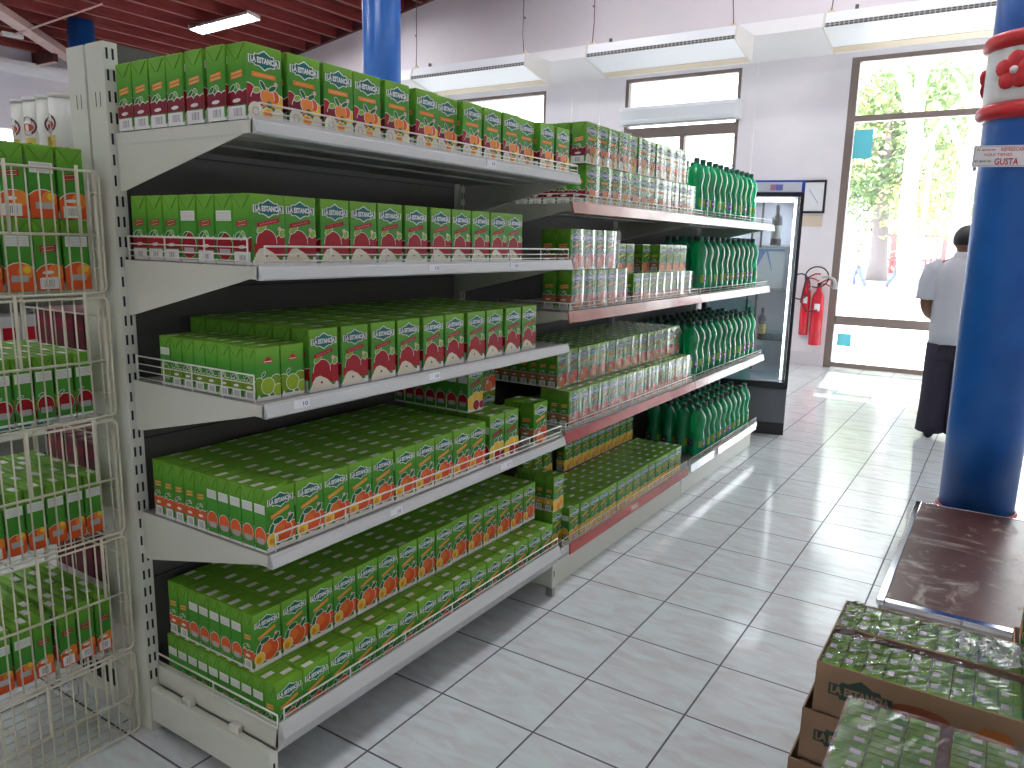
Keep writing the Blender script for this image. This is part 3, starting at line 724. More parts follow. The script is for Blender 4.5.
for s_, (z, ys, n, rows, xf) in enumerate(((1.543, 2.364, 11, 2, -.150), (1.133, 2.47, 11, 3, -.140), (.659, 2.40, 12, 4, -.130), (.1475, 2.63, 10, 4, -.135))):
    for i in range(n):
        for j in range(rows):
            bottle(xf - j * .0935 + random.uniform(-.001, .001), ys + i * .1015 + random.uniform(-.002, .002), z,
                   f'green soda bottle, {WORD[i]} along, {"front row" if j == 0 else WORD[j] + " row back"}, {SH[s_]} of far unit')
bottle(-.27, 2.255, 1.543, 'green soda bottle standing behind the last wrapped cartons, top shelf')

# ------------------------------------------------------------------ wire rack at the shelf end
RX = -.588
rk = tag(empty('wire_rack'), 'cream wire basket rack of five tiers at near end of shelving', 'rack')
tiers = [(1.542, 1.389, 1.245), (1.234, 1.073, .925), (.912, .757, .604), (.590, .433, .263), (.250, .122, .012)]
RY0, RY1 = -1.42, -.640
for t, (zt, zm, zb) in enumerate(tiers):
    mb = MB(); m = 'rack_wire'; r = .0032; c = .014
    loop = [(RX, RY0, zt), (RX, RY1 - c, zt), (RX, RY1 - .004, zt - .004), (RX, RY1, zt - c), (RX, RY1, zb + c), (RX, RY1 - .004, zb + .004), (RX, RY1 - c, zb), (RX, RY0, zb)]
    mb.tube(loop, r, m, 8)
    mb.tube([(RX + .003, RY0, zm), (RX + .003, RY1 - .018, zm)], .0034, m, 8)
    y = RY1 - .026
    while y > RY0:
        mb.tube([(RX - .002, y, zb), (RX - .002, y, zt)], .0021, m, 6); y -= .0285
    for y in (RY1 - .055 - t * .004, RY1 - .215 - t * .004): mb.tube([(RX + .004, y, zm), (RX + .004, y, zt + .012)], .0042, m, 8)
    for z in (zt - .05, zm - .03): mb.tube([(RX, RY1, z), (RX - .012, RY1 - .006, z - .01), (RX - .02, RY1 - .022, z)], .0028, m, 6)
    mb.build('front_grid', rk)
    mb = MB()
    for k in range(11): mb.tube([(RX - .012 - k * .04, RY0, zb + .006), (RX - .012 - k * .04, RY1 - .02, zb + .006)], .0019, m, 6)
    for k in range(5): mb.tube([(RX, RY1 - .05 - k * .17, zb + .002), (RX - .42, RY1 - .05 - k * .17, zb + .002)], .0028, m, 6)
    mb.build('basket_floor', rk)
    mb = MB()
    for k in range(8): mb.tube([(RX - .03 - k * .055, RY1 - .012, zb), (RX - .03 - k * .055, RY1 - .012, zt - .05)], .0019, m, 6)
    for z in (zb + .06, zt - .05): mb.tube([(RX, RY1 - .012, z), (RX - .43, RY1 - .012, z)], .0026, m, 6)
    mb.build('side_grid', rk)
for x in (RX - .012, RX - .44):
    for y in (RY1 - .006, RY0):
        mb = MB(); mb.tube([(x, y, .0), (x, y, 1.55)], .0055, 'rack_wire', 8); mb.build('corner_post', rk)
def rput(kind, x, y, z, lab, grp, turn): return put(kind, x, y, z, lab, grp, PI / 2 if turn else -PI / 2)
for lay in (0, 1):
    for i in range(5):
        rput('mango', -.620 - .0475, -.690 - i * .0685 - lay * .0, 1.2535 + lay * .172, f'large mango carton, {WORD[i]} from shelf post, {("lower", "upper")[lay]} layer, top rack basket', 'mango cartons in the top basket', (i + lay) % 2 == 1)
for t, (kind, z, fr) in enumerate((('guava_slim', .9335, 'red guava'), ('mango_slim', .6125, 'mango'), ('mango_slim', .2715, 'mango'))):
    for i in range(9):
        for j in range(4):
            if t == 2 and i > 5 and j == 0: continue
            rput(kind, -.618 - .0433 - j * .0885, -.700 - i * .0478 - (.012 if t == 2 and i > 2 else 0), z, f'{fr} carton, {WORD[i]} from shelf post, {WORD[j]} from aisle, {("second", "third", "fourth")[t]} rack basket', f'{fr} cartons in the {("second", "third", "fourth")[t]} basket', random.random() < .3 and t != 0)
# crisp tubes and dark packets on the other half
for i, x in enumerate((-.845, -.915, -.985, -1.055, -1.128)):
    o = empty('snack_tube', (x, -.545, 1.5306), (0.1, -.3, 1.5, .2, -.1)[i]); o.location.y += .0 if i else .0
    tag(o, f'white snack tube with yellow label, {WORD[i]} from the upright post, above wire rack', 'tube', 'snack tubes on the other side')
    mb = MB(); mb.lathe([(.0, 0), (.033, 0), (.033, .228), (0, .228)], 'can_white', n=20)
    A = -PI / 2
    def wrap(cx, cz, w, h, m, rr, n=18):
        mb.face([(rr * math.cos(A + cx + w * math.cos(2 * PI * k / n)), rr * math.sin(A + cx + w * math.cos(2 * PI * k / n)), cz + h * math.sin(2 * PI * k / n)) for k in range(n)], m)
    mb.lathe([(.0333, .085), (.0333, .125)], 'can_yellow', n=8, caps=False, a0=A - .7, a1=A + .7)
    mb.lathe([(.0336, .098), (.0336, .112)], 'can_red', n=8, caps=False, a0=A - .4, a1=A + .3)
    mb.lathe([(.0333, .008), (.0333, .055)], 'can_red', n=8, caps=False, a0=A - .8, a1=A + .3)
    mb.lathe([(.0335, .062), (.0335, .070)], 'can_dark', n=8, caps=False, a0=A - .7, a1=A + .5)
    wrap(0, .157, .85, .026, 'can_dark', .0342); wrap(0, .157, .70, .019, 'can_white', .0344); wrap(0, .153, .62, .011, 'can_red', .0346)
    mb.build('tube_body', o)
    mb = MB(); mb.lathe([(.0, .226), (.0345, .226), (.0345, .236), (0, .237)], 'can_white', n=20); mb.build('lid', o)
mb = None
pk = MB(); pk.bevbox((-.026, -.07, 0), (.026, .07, .11), 'p_maroon', .004, 1); pk.box((-.020, -.0706, .06), (.020, -.0700, .085), 'p_dred'); PKM = pk.mesh('biscuit_packet')
for s_, z in enumerate((1.0606, .6806, .3506)):
    for i in range(7):
        o = bpy.data.objects.new('biscuit_packet', PKM); COL.objects.link(o); o.location = (-.76 - i * .056, -.50, z)
        tag(o, f'dark maroon biscuit packet, {WORD[i]} from post, {("upper", "middle", "lower")[s_]} shelf behind the wire rack', 'packet', 'maroon packets behind the rack')
# ------------------------------------------------------------------ cardboard trays of small cartons, right foreground
carton('lemon', .058, .0438, .128)
def tray(x0, x1, y0, y1, z, h, label, dividers=(), prints=True, group='cardboard trays stacked by the platform'):
    t = tag(empty('cardboard_tray', ((x0 + x1) / 2, (y0 + y1) / 2, z)), label, 'tray', group)
    w, d = (x1 - x0) / 2, (y1 - y0) / 2; e = .004
    mb = MB()
    mb.box((-w, -d, 0), (w, d, e), 'kraft')
    mb.box((-w, -d, 0), (w, -d + e, h), 'kraft'); mb.box((-w, d - e, 0), (w, d, h), 'kraft')
    mb.box((-w, -d + e, 0), (-w + e, d - e, h), 'kraft'); mb.box((w - e, -d + e, 0), (w, d - e, h), 'kraft')
    mb.build('tray_box', t)
    for y in dividers:
        mb = MB(); mb.box((-w + e, y - .004, e), (w - e, y + .004, h + .008), 'kraft_edge'); mb.build('divider', t)
    if prints:
        mb = MB(); yy = -d - .0006; cx, cz = -w + .105, h * .56
        mb.face([(cx + x * .072, yy, cz + v * .036) for x, v in BURST], 'print_green')
        text_on(mb, TXT_LOGO, (cx, yy - .0006, cz), (1, 0, 0), (0, 0, 1), .134, .023, 'kraft')
        mb.face([(-w + .235 + .065 * math.cos(a * PI / 12), yy, h * .55 + .020 * math.sin(a * PI / 12)) for a in range(24)], 'print_rust')
        mb.face([(-w + .345 + x, yy, h * .36 + z_) for x, z_ in ((0, 0), (.085, 0), (.085, .022), (.065, .046), (.02, .046), (.004, .028))], 'print_orange')
        mb.build('print', t, fix=False)
    return t
TX0, TX1, TY0, TY1 = 1.043, 1.575, .188, .592
tray(1.000, 1.53, .175, .575, .0, .098, 'lowest kraft cardboard tray of the stack beside the brown platform')
tray(1.020, 1.55, .188, .590, .0985, .142, 'middle kraft cardboard tray of the stack beside the brown platform')
tray(TX0, TX1, TY0, TY1, .241, .1365, 'topmost kraft cardboard tray, film-covered, full of green cartons', dividers=(.0062,))
for q in range(2):
    for r in range(3):
        for c in range(11):
            put('lemon_slim', TX0 + .030 + c * .0473, TY0 + .0365 + r * .0609 + q * .2105, .2462, f'small green carton, column {WORD[c]} from aisle, {WORD[r]} row of {("front", "rear")[q]} pack, topmost tray', 'small cartons in the topmost tray')
tray(1.128, 1.345, -.33, .083, .0, .245, 'plain cardboard box under the left of two small carton packs', prints=False, group='boxes under the small packs')
tray(1.3475, 1.57, -.33, .083, .0, .245, 'plain cardboard box under the right of two small carton packs', prints=False, group='boxes under the small packs')
for q, x0 in enumerate((1.140, 1.3495)):
    for r in range(8):
        for c in range(3):
            put('lemon_slim', x0 + .031 + c * .0622, .048 - r * .0467, .2455, f'small green carton, column {WORD[c]}, {WORD[r]} row from tray, {("left", "right")[q]} front pack', f'small cartons in the {("left", "right")[q]} front pack', -PI / 2)
def film_top(x0, x1, y0, y1, z, seed, label, amp=.004, ang=2.36, fade=True):
    rnd = random.Random(seed); mb = MB(); nx = int((x1 - x0) / .0042); ny = int((y1 - y0) / .0042); g = []
    ph = [rnd.uniform(0, 6.28) for _ in range(7)]; fq = [rnd.uniform(90, 320) for _ in range(7)]; an = [ang + rnd.uniform(-.22, .22) for _ in range(7)]
    for j in range(ny + 1):
        row = []
        for i in range(nx + 1):
            x, y = x0 + (x1 - x0) * i / nx, y0 + (y1 - y0) * j / ny
            h = sum(max(0, math.sin((x * math.sin(a) + y * math.cos(a)) * f + p) - .55) ** 2 * 60 / f for f, a, p in zip(fq, an, ph)) * amp
            k = max(.12, 1 - (x - x0) / (x1 - x0) * 1.25) if fade else 1
            row.append(mb.bm.verts.new((x, y, z + h * k * 4 + .0012 * math.sin(x * 62) * math.sin(y * 48 + 1))))
        g.append(row)
    i0 = mb.mi('film_tray')
    for A, B in zip(g, g[1:]):
        for i in range(nx):
            f = mb.bm.faces.new((A[i], A[i + 1], B[i + 1], B[i])); f.material_index = i0; f.smooth = True
    return tag(mb.build('shrink_film'), label, 'film', 'clear film on the trays')
film_top(TX0 + .006, TX1 - .006, TY0 + .006, TY0 + .200, .3785, 11, 'wrinkled clear film over the front pack of topmost kraft tray', .015)
film_top(TX0 + .006, TX1 - .006, TY0 + .215, TY1 - .006, .3785, 14, 'wrinkled clear film over the rear pack of topmost kraft tray', .015)
film_top(1.136, 1.345, -.33, .078, .3775, 12, 'clear film over the left front pack of small cartons', .0012, 2.0, False)
film_top(1.348, 1.57, -.33, .078, .3775, 13, 'clear film over the right front pack of small cartons', .0012, 2.0, False)
mb = MB(); rnd = random.Random(5); g = []
for j in range(15):
    row = []
    for i in range(26):
        x, y = 1.33 + .2 * i / 25, .375 + .10 * j / 14 + .012 * math.sin(i * .8)
        row.append(mb.bm.verts.new((x, y, .408 + .012 * math.sin(i * .9 + j * .7) * math.sin(j * .8) + rnd.uniform(0, .012) + .010 * math.sin(PI * j / 14))))
    g.append(row)
i0 = mb.mi('film_milky')
m = film_mat('film_milky', .45, (.78, .82, .78), .3)
for A, B in zip(g, g[1:]):
    for i in range(25): mb.bm.faces.new((A[i], A[i + 1], B[i + 1], B[i])).material_index = i0
tag(mb.build('torn_film'), 'crumpled piece of torn clear film lying on the topmost tray', 'film')
# wrapped pack standing behind the trays
tray(1.462, 1.80, .612, .80, 0, .335, 'tall plain cardboard box behind the trays at edge of platform', prints=False, group='box behind the trays')
for i in range(4):
    put('peach_slim', 1.497 + i * .05, .70, .3355, f'green carton standing on the tall plain box, {WORD[i]} from the aisle', 'cartons on the tall box', PI)
    put('peach_slim', 1.497 + i * .05, .70 - .0 + .0, .3355 + .1545, f'green carton stacked on the cartons of the tall box, {WORD[i]} from aisle', 'cartons on the tall box', PI)

# ------------------------------------------------------------------ low brown platform
pf = tag(empty('display_platform', (1.04, 1.425, 0)), 'low brown worn-laminate platform with chrome edging at column foot', 'platform')
PW, PD, PH = 1.35, 1.44, .042
mb = MB(); mb.box((.012, .012, PH - .012), (PW, PD - .008, PH), 'worn_laminate'); mb.build('top_board', pf)
mb = MB(); mb.box((.02, .01, 0), (PW - .01, PD - .02, PH - .0125), 'plinth'); mb.build('plinth', pf)
mb = MB()
mb.bevbox((0, 0, PH - .016), (.03, PD, PH + .004), 'chrome', .003); mb.build('edge_strip', pf)
mb = MB(); mb.bevbox((.031, -.004, PH - .018), (PW, .016, PH + .004), 'chrome', .003); mb.box((.032, .018, PH), (PW, .034, PH + .002), 'chrome'); mb.build('edge_strip', pf)
mb = MB(); mb.bevbox((.031, PD - .008, PH - .016), (PW, PD, PH + .003), 'chrome', .002); mb.build('edge_strip', pf)

# ------------------------------------------------------------------ columns
def column(name, x, y, r0, r1, ztop, label, deco=False):
    c = tag(empty(name, (x, y, 0)), label, 'column', kind='structure')
    z1 = 2.7
    def rr(z): return r0 + (r1 - r0) * min(z / z1, 1)
    mb = MB(); mb.lathe([(rr(0), 0)] + [(rr(z), z) for z in (.5, 1, 1.5, 2., 2.4, 2.7, ztop)], 'blue_paint', n=48); mb.build('shaft', c)
    mb = MB(); mb.lathe([(rr(0) + .006 + .010 * math.cos(a * PI / 6 - PI / 2), .012 + .010 * math.sin(a * PI / 6 - PI / 2)) for a in range(7)], 'red_paint', n=48, caps=False); mb.build('base_ring', c)
    if deco:
        mb = MB(); mb.lathe([(rr(2.13) + .006, 2.125), (rr(2.2) + .012, 2.14), (rr(2.36) + .012, 2.37), (rr(2.36) + .006, 2.39)], 'white_gloss', n=48, caps=False); mb.build('white_band', c)
        for z in (2.085, 2.415):
            mb = MB(); mb.lathe([(rr(z) + .002, z - .042), (rr(z) + .022, z - .036), (rr(z) + .036, z - .018), (rr(z) + .040, z), (rr(z) + .034, z + .018), (rr(z) + .022, z + .034), (rr(z) + .002, z + .040)], 'red_paint', n=48, caps=False)
            mb.build('ring_moulding', c)
        for k in range(4):
            a = math.radians(-113 + 90 * k); rad = rr(2.26) + .012; n = Vector((math.cos(a), math.sin(a), 0)); u = Vector((-math.sin(a), math.cos(a), 0)); w = Vector((0, 0, 1))
            f = MB()
            for p in range(5):
                b = PI / 2 + p * 2 * PI / 5
                t = bmesh.new(); bmesh.ops.create_uvsphere(t, u_segments=12, v_segments=8, radius=1)
                ctr = n * (rad + .003) + u * (.049 * math.cos(b)) + w * (.049 * math.sin(b)) + w * 2.262
                d = u * math.cos(b) + w * math.sin(b); e = n.cross(d)
                R = Matrix((d * .045, e * .043, n * .016)).transposed().to_4x4(); R.translation = ctr
                f.join(t, 'red_paint', True, R)
            o = f.build('flower', c)
            t = bmesh.new(); bmesh.ops.create_uvsphere(t, u_segments=10, v_segments=6, radius=.020)
            f = MB(); f.join(t, 'flower_white', True, Matrix.Translation(n * (rad + .014) + w * 2.262)); f.build('flower_eye', o)
    return c
column('column', 1.318, 3.055, .180, .208, 6.2, 'blue round column with white flower band at the aisle end of platform', True)
column('column', -3.94, 4.03, .175, .180, 5.45, 'blue column rising behind the middle of the near shelving', False)
column('column', -10.35, 4.66, .175, .180, 4.40, 'blue column rising behind the shelf end upright', False)
sg = tag(empty('sign_card', (1.218, 2.846, 1.862), 0.0), 'white hand-lettered sign card fixed to the blue flower-band column', 'sign')
sg.rotation_euler = (0, math.radians(1.5), 0)
mb = MB(); mb.box((-.115, -.002, -.051), (.150, .002, .051), 'paper')
for a, b in (((-.11, -.046), (.145, -.044)), ((-.11, .044), (.145, .046)), ((-.11, -.046), (-.108, .046)), ((.143, -.046), (.145, .046))): mb.box((a[0], -.0026, a[1]), (b[0], -.002, b[1]), 'fade_violet')
mat('fade_violet', (.40, .34, .46), .6)
mat('ink_orange', (.55, .12, .05), .6); mat('ink_red', (.50, .015, .05), .6); mat('ink_green', (.02, .16, .08), .6)
mb.build('card', sg)
mb = MB()
for t, x, z, w, h, m in (('Si quieres', -.062, .030, .078, .014, 'ink_orange'), ('REFRESCARTE', .060, .032, .118, .017, 'ink_orange'), ('AQUI TIENES', -.010, .006, .12, .016, 'ink_orange'), ('el que te', -.070, -.024, .070, .016, 'ink_green'), ('GUSTA', .030, -.026, .100, .032, 'ink_red')):
    text_on(mb, text_polys(t, .02), (x, -.0030, z), (1, 0, 0), (0, 0, 1), w, h, m)
mb.build('lettering', sg, fix=False)
mb = MB(); mb.box((-.108, -.001, -.070), (-.092, .001, -.052), 'fade_violet'); mb.build('tab', sg)

# ------------------------------------------------------------------ room
YB = 7.95
def struct(mb, name, label=None):
    o = mb.build(name); o['kind'] = 'structure'
    if label: o['label'] = label; o['category'] = name.split('_')[0]
    return o
XL, XR, YF = -12., 5.2, -6.5
mb = MB(); mb.box((XL, YF, -.1), (XR, YB + .25, 0), 'floor_tile'); struct(mb, 'floor', 'pale marbled white tile floor with dark grout lines')
roof = lambda x: 4.63 + .152 * (x + 8.7)
# back wall with door, two windows
mb = MB(); y0, y1 = YB, YB + .22; HT = 7.
def wb(xa, xb, za, zb, m='wall_paint'): mb.box((xa, y0, za), (xb, y1, zb), m)
D0, D1, DT = -.455, 2.75, 3.515
W20, W21, WT, WB = -3.235, -1.695, 3.535, .95
W30, W31 = -7.2, -4.455
wb(XL, W30, 0, 3.6); wb(W31, W20, 0, 3.6); wb(W21, D0, 0, 3.6); wb(D1, XR, 0, 3.6)
wb(W30, W31, 0, WB); wb(W20, W21, 0, WB); wb(W30, W31, 3.50, 3.6); wb(W20, W21, WT, 3.6); wb(D0, D1, DT, 3.6)
mb.prism([(XL, y0, 3.6), (XR, y0, 3.6), (XR, y0, roof(XR) + .158), (XL, y0, roof(XL) + .158)], (0, y1 - y0, 0), 'wall_upper')
struct(mb, 'wall_back', 'white back wall with tall shop door and windows')
mb = MB(); mb.prism([(XL, YB, 3.573), (XL, 7.42, 3.745), (XL, 7.42, 3.885), (XL, YB, 3.93)], (XR - XL, 0, 0), 'cornice'); struct(mb, 'trim_1', 'white cornice along the back wall')
mb = MB(); mb.box((-1.52, YB - .012, 0), (-1.50, YB, 3.57), 'cornice'); mb.box((-3.62, YB - .012, 0), (-3.60, YB, 3.57), 'cornice'); mb.box((-4.05, YB - .012, 0), (-4.03, YB, 3.57), 'cornice'); struct(mb, 'trim_2', 'thin vertical trunking lines on the back wall')
mb = MB(); mb.box((W21, YB - .008, 0), (D0, YB, .16), 'wall_upper'); struct(mb, 'baseboard_back', 'pale painted baseboard on back wall by door')
# left wall
mb = MB(); mb.box((XL - .2, YF, 0), (XL, 2.9, 3.85), 'wall_paint'); mb.box((XL - .2, 4.75, 0), (XL, YB, 3.85), 'wall_paint'); mb.box((XL - .2, 2.9, 0), (XL, 4.75, 1.1), 'wall_paint'); mb.box((XL - .2, 2.9, 2.96), (XL, 4.75, 3.85), 'wall_paint'); mb.box((XL - .2, YF, 3.85), (XL, YB, roof(XL) + .13), 'wall_upper'); struct(mb, 'wall_left', 'white left wall below the red rafters')
mb = MB(); mb.prism([(XL, YF, 3.80), (XL + .10, YF, 3.86), (XL + .12, YF, 3.92), (XL + .12, YF, 3.99), (XL, YF, 4.0)], (0, YB - YF - .55, 0), 'cornice'); struct(mb, 'trim_3', 'white cornice along the left wall')
mb = MB(); mb.box((XL - .12, 2.9, 1.1), (XL - .1, 4.75, 2.96), 'glass_pane'); struct(mb, 'window_3', 'bright window in the left wall')
# right wall and shop front behind the camera: closed walls
mb = MB()
mb.box((XR, YF, 0), (XR + .2, YB, 3.3), 'wall_paint')
mb.box((XR, YF, 3.3), (XR + .2, YB, 5.0), 'wall_paint')
mb.box((XR, YF, 5.0), (XR + .2, YB, roof(XR)), 'wall_upper')
struct(mb, 'wall_right')
mb = MB()
mb.box((XL, YF - .2, 0), (XR, YF, 3.2), 'wall_paint')
mb.box((XL, YF - .2, 3.2), (XR, YF, 4.6), 'wall_paint')
mb.prism([(XL, YF - .2, 4.6), (XR, YF - .2, 4.6), (XR, YF - .2, roof(XR)), (XL, YF - .2, roof(XL))], (0, .2, 0), 'wall_upper')
struct(mb, 'wall_front')
# roof boards
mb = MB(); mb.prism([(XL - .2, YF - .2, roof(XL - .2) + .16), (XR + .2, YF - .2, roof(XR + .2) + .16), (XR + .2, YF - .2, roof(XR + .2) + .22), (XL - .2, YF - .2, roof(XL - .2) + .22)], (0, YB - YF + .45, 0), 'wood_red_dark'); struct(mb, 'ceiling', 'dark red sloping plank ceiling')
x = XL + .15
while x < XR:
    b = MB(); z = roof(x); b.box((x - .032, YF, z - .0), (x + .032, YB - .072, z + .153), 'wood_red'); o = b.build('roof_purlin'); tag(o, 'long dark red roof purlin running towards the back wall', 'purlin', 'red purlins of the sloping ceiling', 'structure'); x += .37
mb = MB()
A, B = Vector((-10.3, 3.45, roof(-10.3) - .02)), Vector((-11.95, 5.70, roof(-11.95) - .06)); d = (B - A).normalized(); w = d.cross(Vector((0, 0, 1))).normalized() * .10
A = A - d * 2.5
mb.prism([A - w, A + w, A + w + Vector((0, 0, -.10)), A - w + Vector((0, 0, -.10))], B - A, 'beam_pale'); tag(mb.build('hip_beam'), 'pale pink diagonal hip beam under the red purlins', 'beam', kind='structure')
for y, x1 in ((3.35, -10.9), (4.75, -11.35)):
    mb = MB(); z = roof(XL) - .16; mb.box((XL, y, z), (x1, y + .07, z + .20), 'wood_red_dark'); mb.box((XL, y - .002, z - .004), (x1, y + .072, z), 'beam_pale'); tag(mb.build('stub_rafter'), 'short dark rafter resting on left wall below diagonal beam', 'rafter', 'short rafters on the left wall', 'structure')  # pale underside strip: light from the floor put into the colour
mb = MB(); mb.prism([(XL, YB - .07, roof(XL) - .004), (XR, YB - .07, roof(XR) - .004), (XR, YB - .07, roof(XR) + .15), (XL, YB - .07, roof(XL) + .15)], (0, .066, 0), 'wood_red_dark'); struct(mb, 'trim_4', 'added dark board over the purlin ends, standing in for the shade there')  # dark board added in place of the shade at the purlin ends
jp = Vector((-10.95, 4.0, roof(-10.95) - .16))
tr = tag(empty('tie_rod', jp), 'thin pale steel tie rods meeting at a white plate under the beam', 'tie rod', kind='structure')
mb = MB(); mb.prism([(-.02, -.13, -.03), (.02, .13, -.03), (.02, .13, .03), (-.02, -.13, .03)], (.04, 0, 0), 'white_gloss'); mb.build('plate', tr)
for q in ((1.4, .55, .36), (.0, -.75, -.03), (.05, -.75, -.09)):
    mb = MB(); mb.tube([(0, 0, 0), q], .014, 'beam_pale', 6); mb.build('rod', tr)

# door
dr = tag(empty('door_1', (D0, YB + .05, 0)), 'tall brown-framed glass shop door open to the sunlit street', 'door', kind='structure')
mb = MB(); W = D1 - D0
mb.box((0, -.05, 0), (.085, .06, DT), 'frame_brown'); mb.box((W - .085, -.05, 0), (W, .06, DT), 'frame_brown'); mb.box((.085, -.05, DT - .05), (W - .085, .06, DT), 'frame_brown'); mb.box((.085, -.05, 2.822), (W - .085, .06, 2.885), 'frame_brown'); mb.box((1.62, -.05, 0), (1.70, .06, 2.822), 'frame_brown'); mb.build('door_frame', dr)
mb = MB(); mb.box((.087, -.02, .514), (1.618, .03, .618), 'frame_brown'); mb.box((.087, -.02, .006), (1.618, .03, .062), 'frame_brown'); mb.build('rail', dr)
for z0, z1 in ((2.887, DT - .052), (.62, 2.82), (.064, .512)):
    mb = MB(); mb.box((.088, .0, z0), (1.617, .006, z1), 'glass_pane'); mb.build('pane', dr)
for n_, (a, b, c, e, lb) in enumerate(((-.365, -.165, 2.42, 2.735, 'cyan notice stuck at top corner of the door glass'), (-.33, -.175, .262, .412, 'cyan notice stuck low on the door glass'))):
    mb = MB(); mb.box((a, YB + .043, c), (b, YB + .0445, e), 'cyan_paper'); tag(mb.build('notice'), lb, 'notice')
# windows
def window(name, xa, xb, zt, zs, bar, mull, label):
    w = tag(empty(name, (xa, YB + .05, zs)), label, 'window', kind='structure'); W, H = xb - xa, zt - zs; bar -= zs
    mb = MB(); t = .045
    mb.box((0, -.04, 0), (t, .05, H), 'frame_brown'); mb.box((W - t, -.04, 0), (W, .05, H), 'frame_brown'); mb.box((t, -.04, H - t), (W - t, .05, H), 'frame_brown'); mb.box((t, -.04, 0), (W - t, .05, t), 'frame_brown')
    mb.box((t, -.04, bar - .13), (W - t, .05, bar), 'frame_brown'); mb.box((mull - xa - .03, -.04, t), (mull - xa + .03, .05, bar - .13), 'frame_brown'); mb.build('window_frame', w)
    mb = MB(); mb.box((t, .0, t), (W - t, .005, bar - .13), 'glass_pane'); mb.box((t, .0, bar), (W - t, .005, H - t), 'glass_pane'); mb.build('pane', w)
window('window_1', W20, W21, WT, WB, 2.91, -2.417, 'brown-framed back window behind the wall air conditioner')
window('window_2', W30, W31, 3.50, WB, 2.91, -5.9, 'brown-framed back window above the near unit, far from door')

# ------------------------------------------------------------------ air conditioners
def aircon(xa, xb, label):
    a = tag(empty('air_conditioner', (xa, 6.75, 3.45)), label, 'air conditioner', 'ceiling-hung air conditioners'); W = xb - xa
    P = [(.6, 0.), (.6, .275), (.04, .262), (.0, .125), (.005, .118)]   # (y, z) section
    mb = MB(); e = .022
    mb.prism([(e, y, z) for y, z in P], (W - 2 * e, 0, 0), 'ac_white'); mb.build('casing', a)
    for x in (0, W - e):
        mb = MB(); mb.prism([(x, y + (-.012 if y < .1 else .006), z + (-.012 if z < .2 else .004)) for y, z in P], (e - .001, 0, 0), 'ac_side'); mb.build('end_cap', a)
    mb = MB(); mb.box((e, -.006, .085 + .034), (W - e, .004, .119 + .036), 'ac_grille')
    n = int(W / .045)
    for k in range(n): mb.box((e + (W - 2 * e) * k / n, -.009, .12), (e + (W - 2 * e) * k / n + .012, -.005, .154), 'ac_grille_bar')
    mb.box((e, -.010, .134), (W - e, -.006, .139), 'ac_grille_bar'); mb.build('outlet_grille', a)
    mb = MB(); mb.prism([(e, .46, .024), (e, .585, -.004), (e, .585, .0), (e, .46, .028)], (W - 2 * e, 0, 0), 'ac_tan'); mb.build('intake_panel', a)
    for k, x in enumerate((.06, W - .06)):
        mb = MB(); z1 = roof(xa + x) - 3.45 + .1
        mb.tube([(x, .06, .262), (x + (-.02 if k else .02), .05, .5), (x, .06, z1)], .006, 'cable', 6); mb.tube([(x, .06, .68), (x, .06, .70)], .012, 'cable', 6)
        mb.prism([(x - .05, .05, .258), (x + .05, .05, .258), (x, .06, .32)], (0, .03, 0), 'paper_tan'); mb.build('hanger', a)
    mb = MB(); mb.box((.28, .06, .262), (.31, .09, .31), 'ac_grille'); mb.build('bracket_stub', a)
    return a
aircon(-3.215, -1.405, 'white ceiling-hung air conditioner above the back window, hung on cables')
aircon(-5.93, -4.05, 'white ceiling-hung air conditioner partly hidden behind near top-shelf cartons')
aircon(-.545, 1.30, 'white ceiling-hung air conditioner above the shop door, beside blue column')
sp_ = tag(empty('air_conditioner', (-3.20, 7.72, 2.93)), 'long white split air conditioner fixed in front of the back window', 'air conditioner')
mb = MB(); mb.prism([(0, .0, .05), (0, .0, .17), (0, .03, .215), (0, .20, .215), (0, .20, .0), (0, .06, .0)], (1.55, 0, 0), 'ac_white'); mb.build('casing', sp_)
mb = MB(); mb.box((.04, .05, -.006), (1.51, .16, .001), 'ac_grille_bar'); mb.build('outlet_flap', sp_)
mb = MB(); mb.box((.02, .205, .03), (.09, .33, .16), 'ac_side'); mb.box((1.46, .205, .03), (1.53, .33, .16), 'ac_side'); mb.build('wall_bracket', sp_)

# ------------------------------------------------------------------ ceiling lamps
def lamp(x, y, rz, label):
    a = tag(empty('ceiling_lamp', (x, y, roof(x) - .02 - .02), rz), label, 'lamp', 'fluorescent ceiling lamps'); a.rotation_euler = (0, -math.atan(.152), rz)
    mb = MB(); mb.prism([(-.52, -.16, -.06), (-.52, -.11, .0), (-.52, .11, .0), (-.52, .16, -.06), (-.52, .15, -.06), (-.52, .10, -.01), (-.52, -.10, -.01), (-.52, -.15, -.06)], (1.04, 0, 0), 'lamp_body'); mb.box((-.52, -.155, -.06), (-.51, .155, 0), 'lamp_body'); mb.box((.51, -.155, -.06), (.52, .155, 0), 'lamp_body')
    for k in range(9): mb.box((-.46 + k * .113, -.14, -.058), (-.454 + k * .113, .14, -.03), 'lamp_body')
    mb.build('housing', a)
    for y in (-.07, .07):
        mb = MB(); mb.tube([(-.50, y, -.028), (.50, y, -.028)], .016, 'lamp_tube', 10); mb.build('tube', a)
LA = math.atan2(.35, 1.05) if False else 0.42
lamp(-8.95, 6.05, .30, 'twin-tube fluorescent lamp on red ceiling above the near top-shelf cartons')
lamp(-7.05, 6.25, .30, 'twin-tube fluorescent lamp at edge of red ceiling beside the white wall')

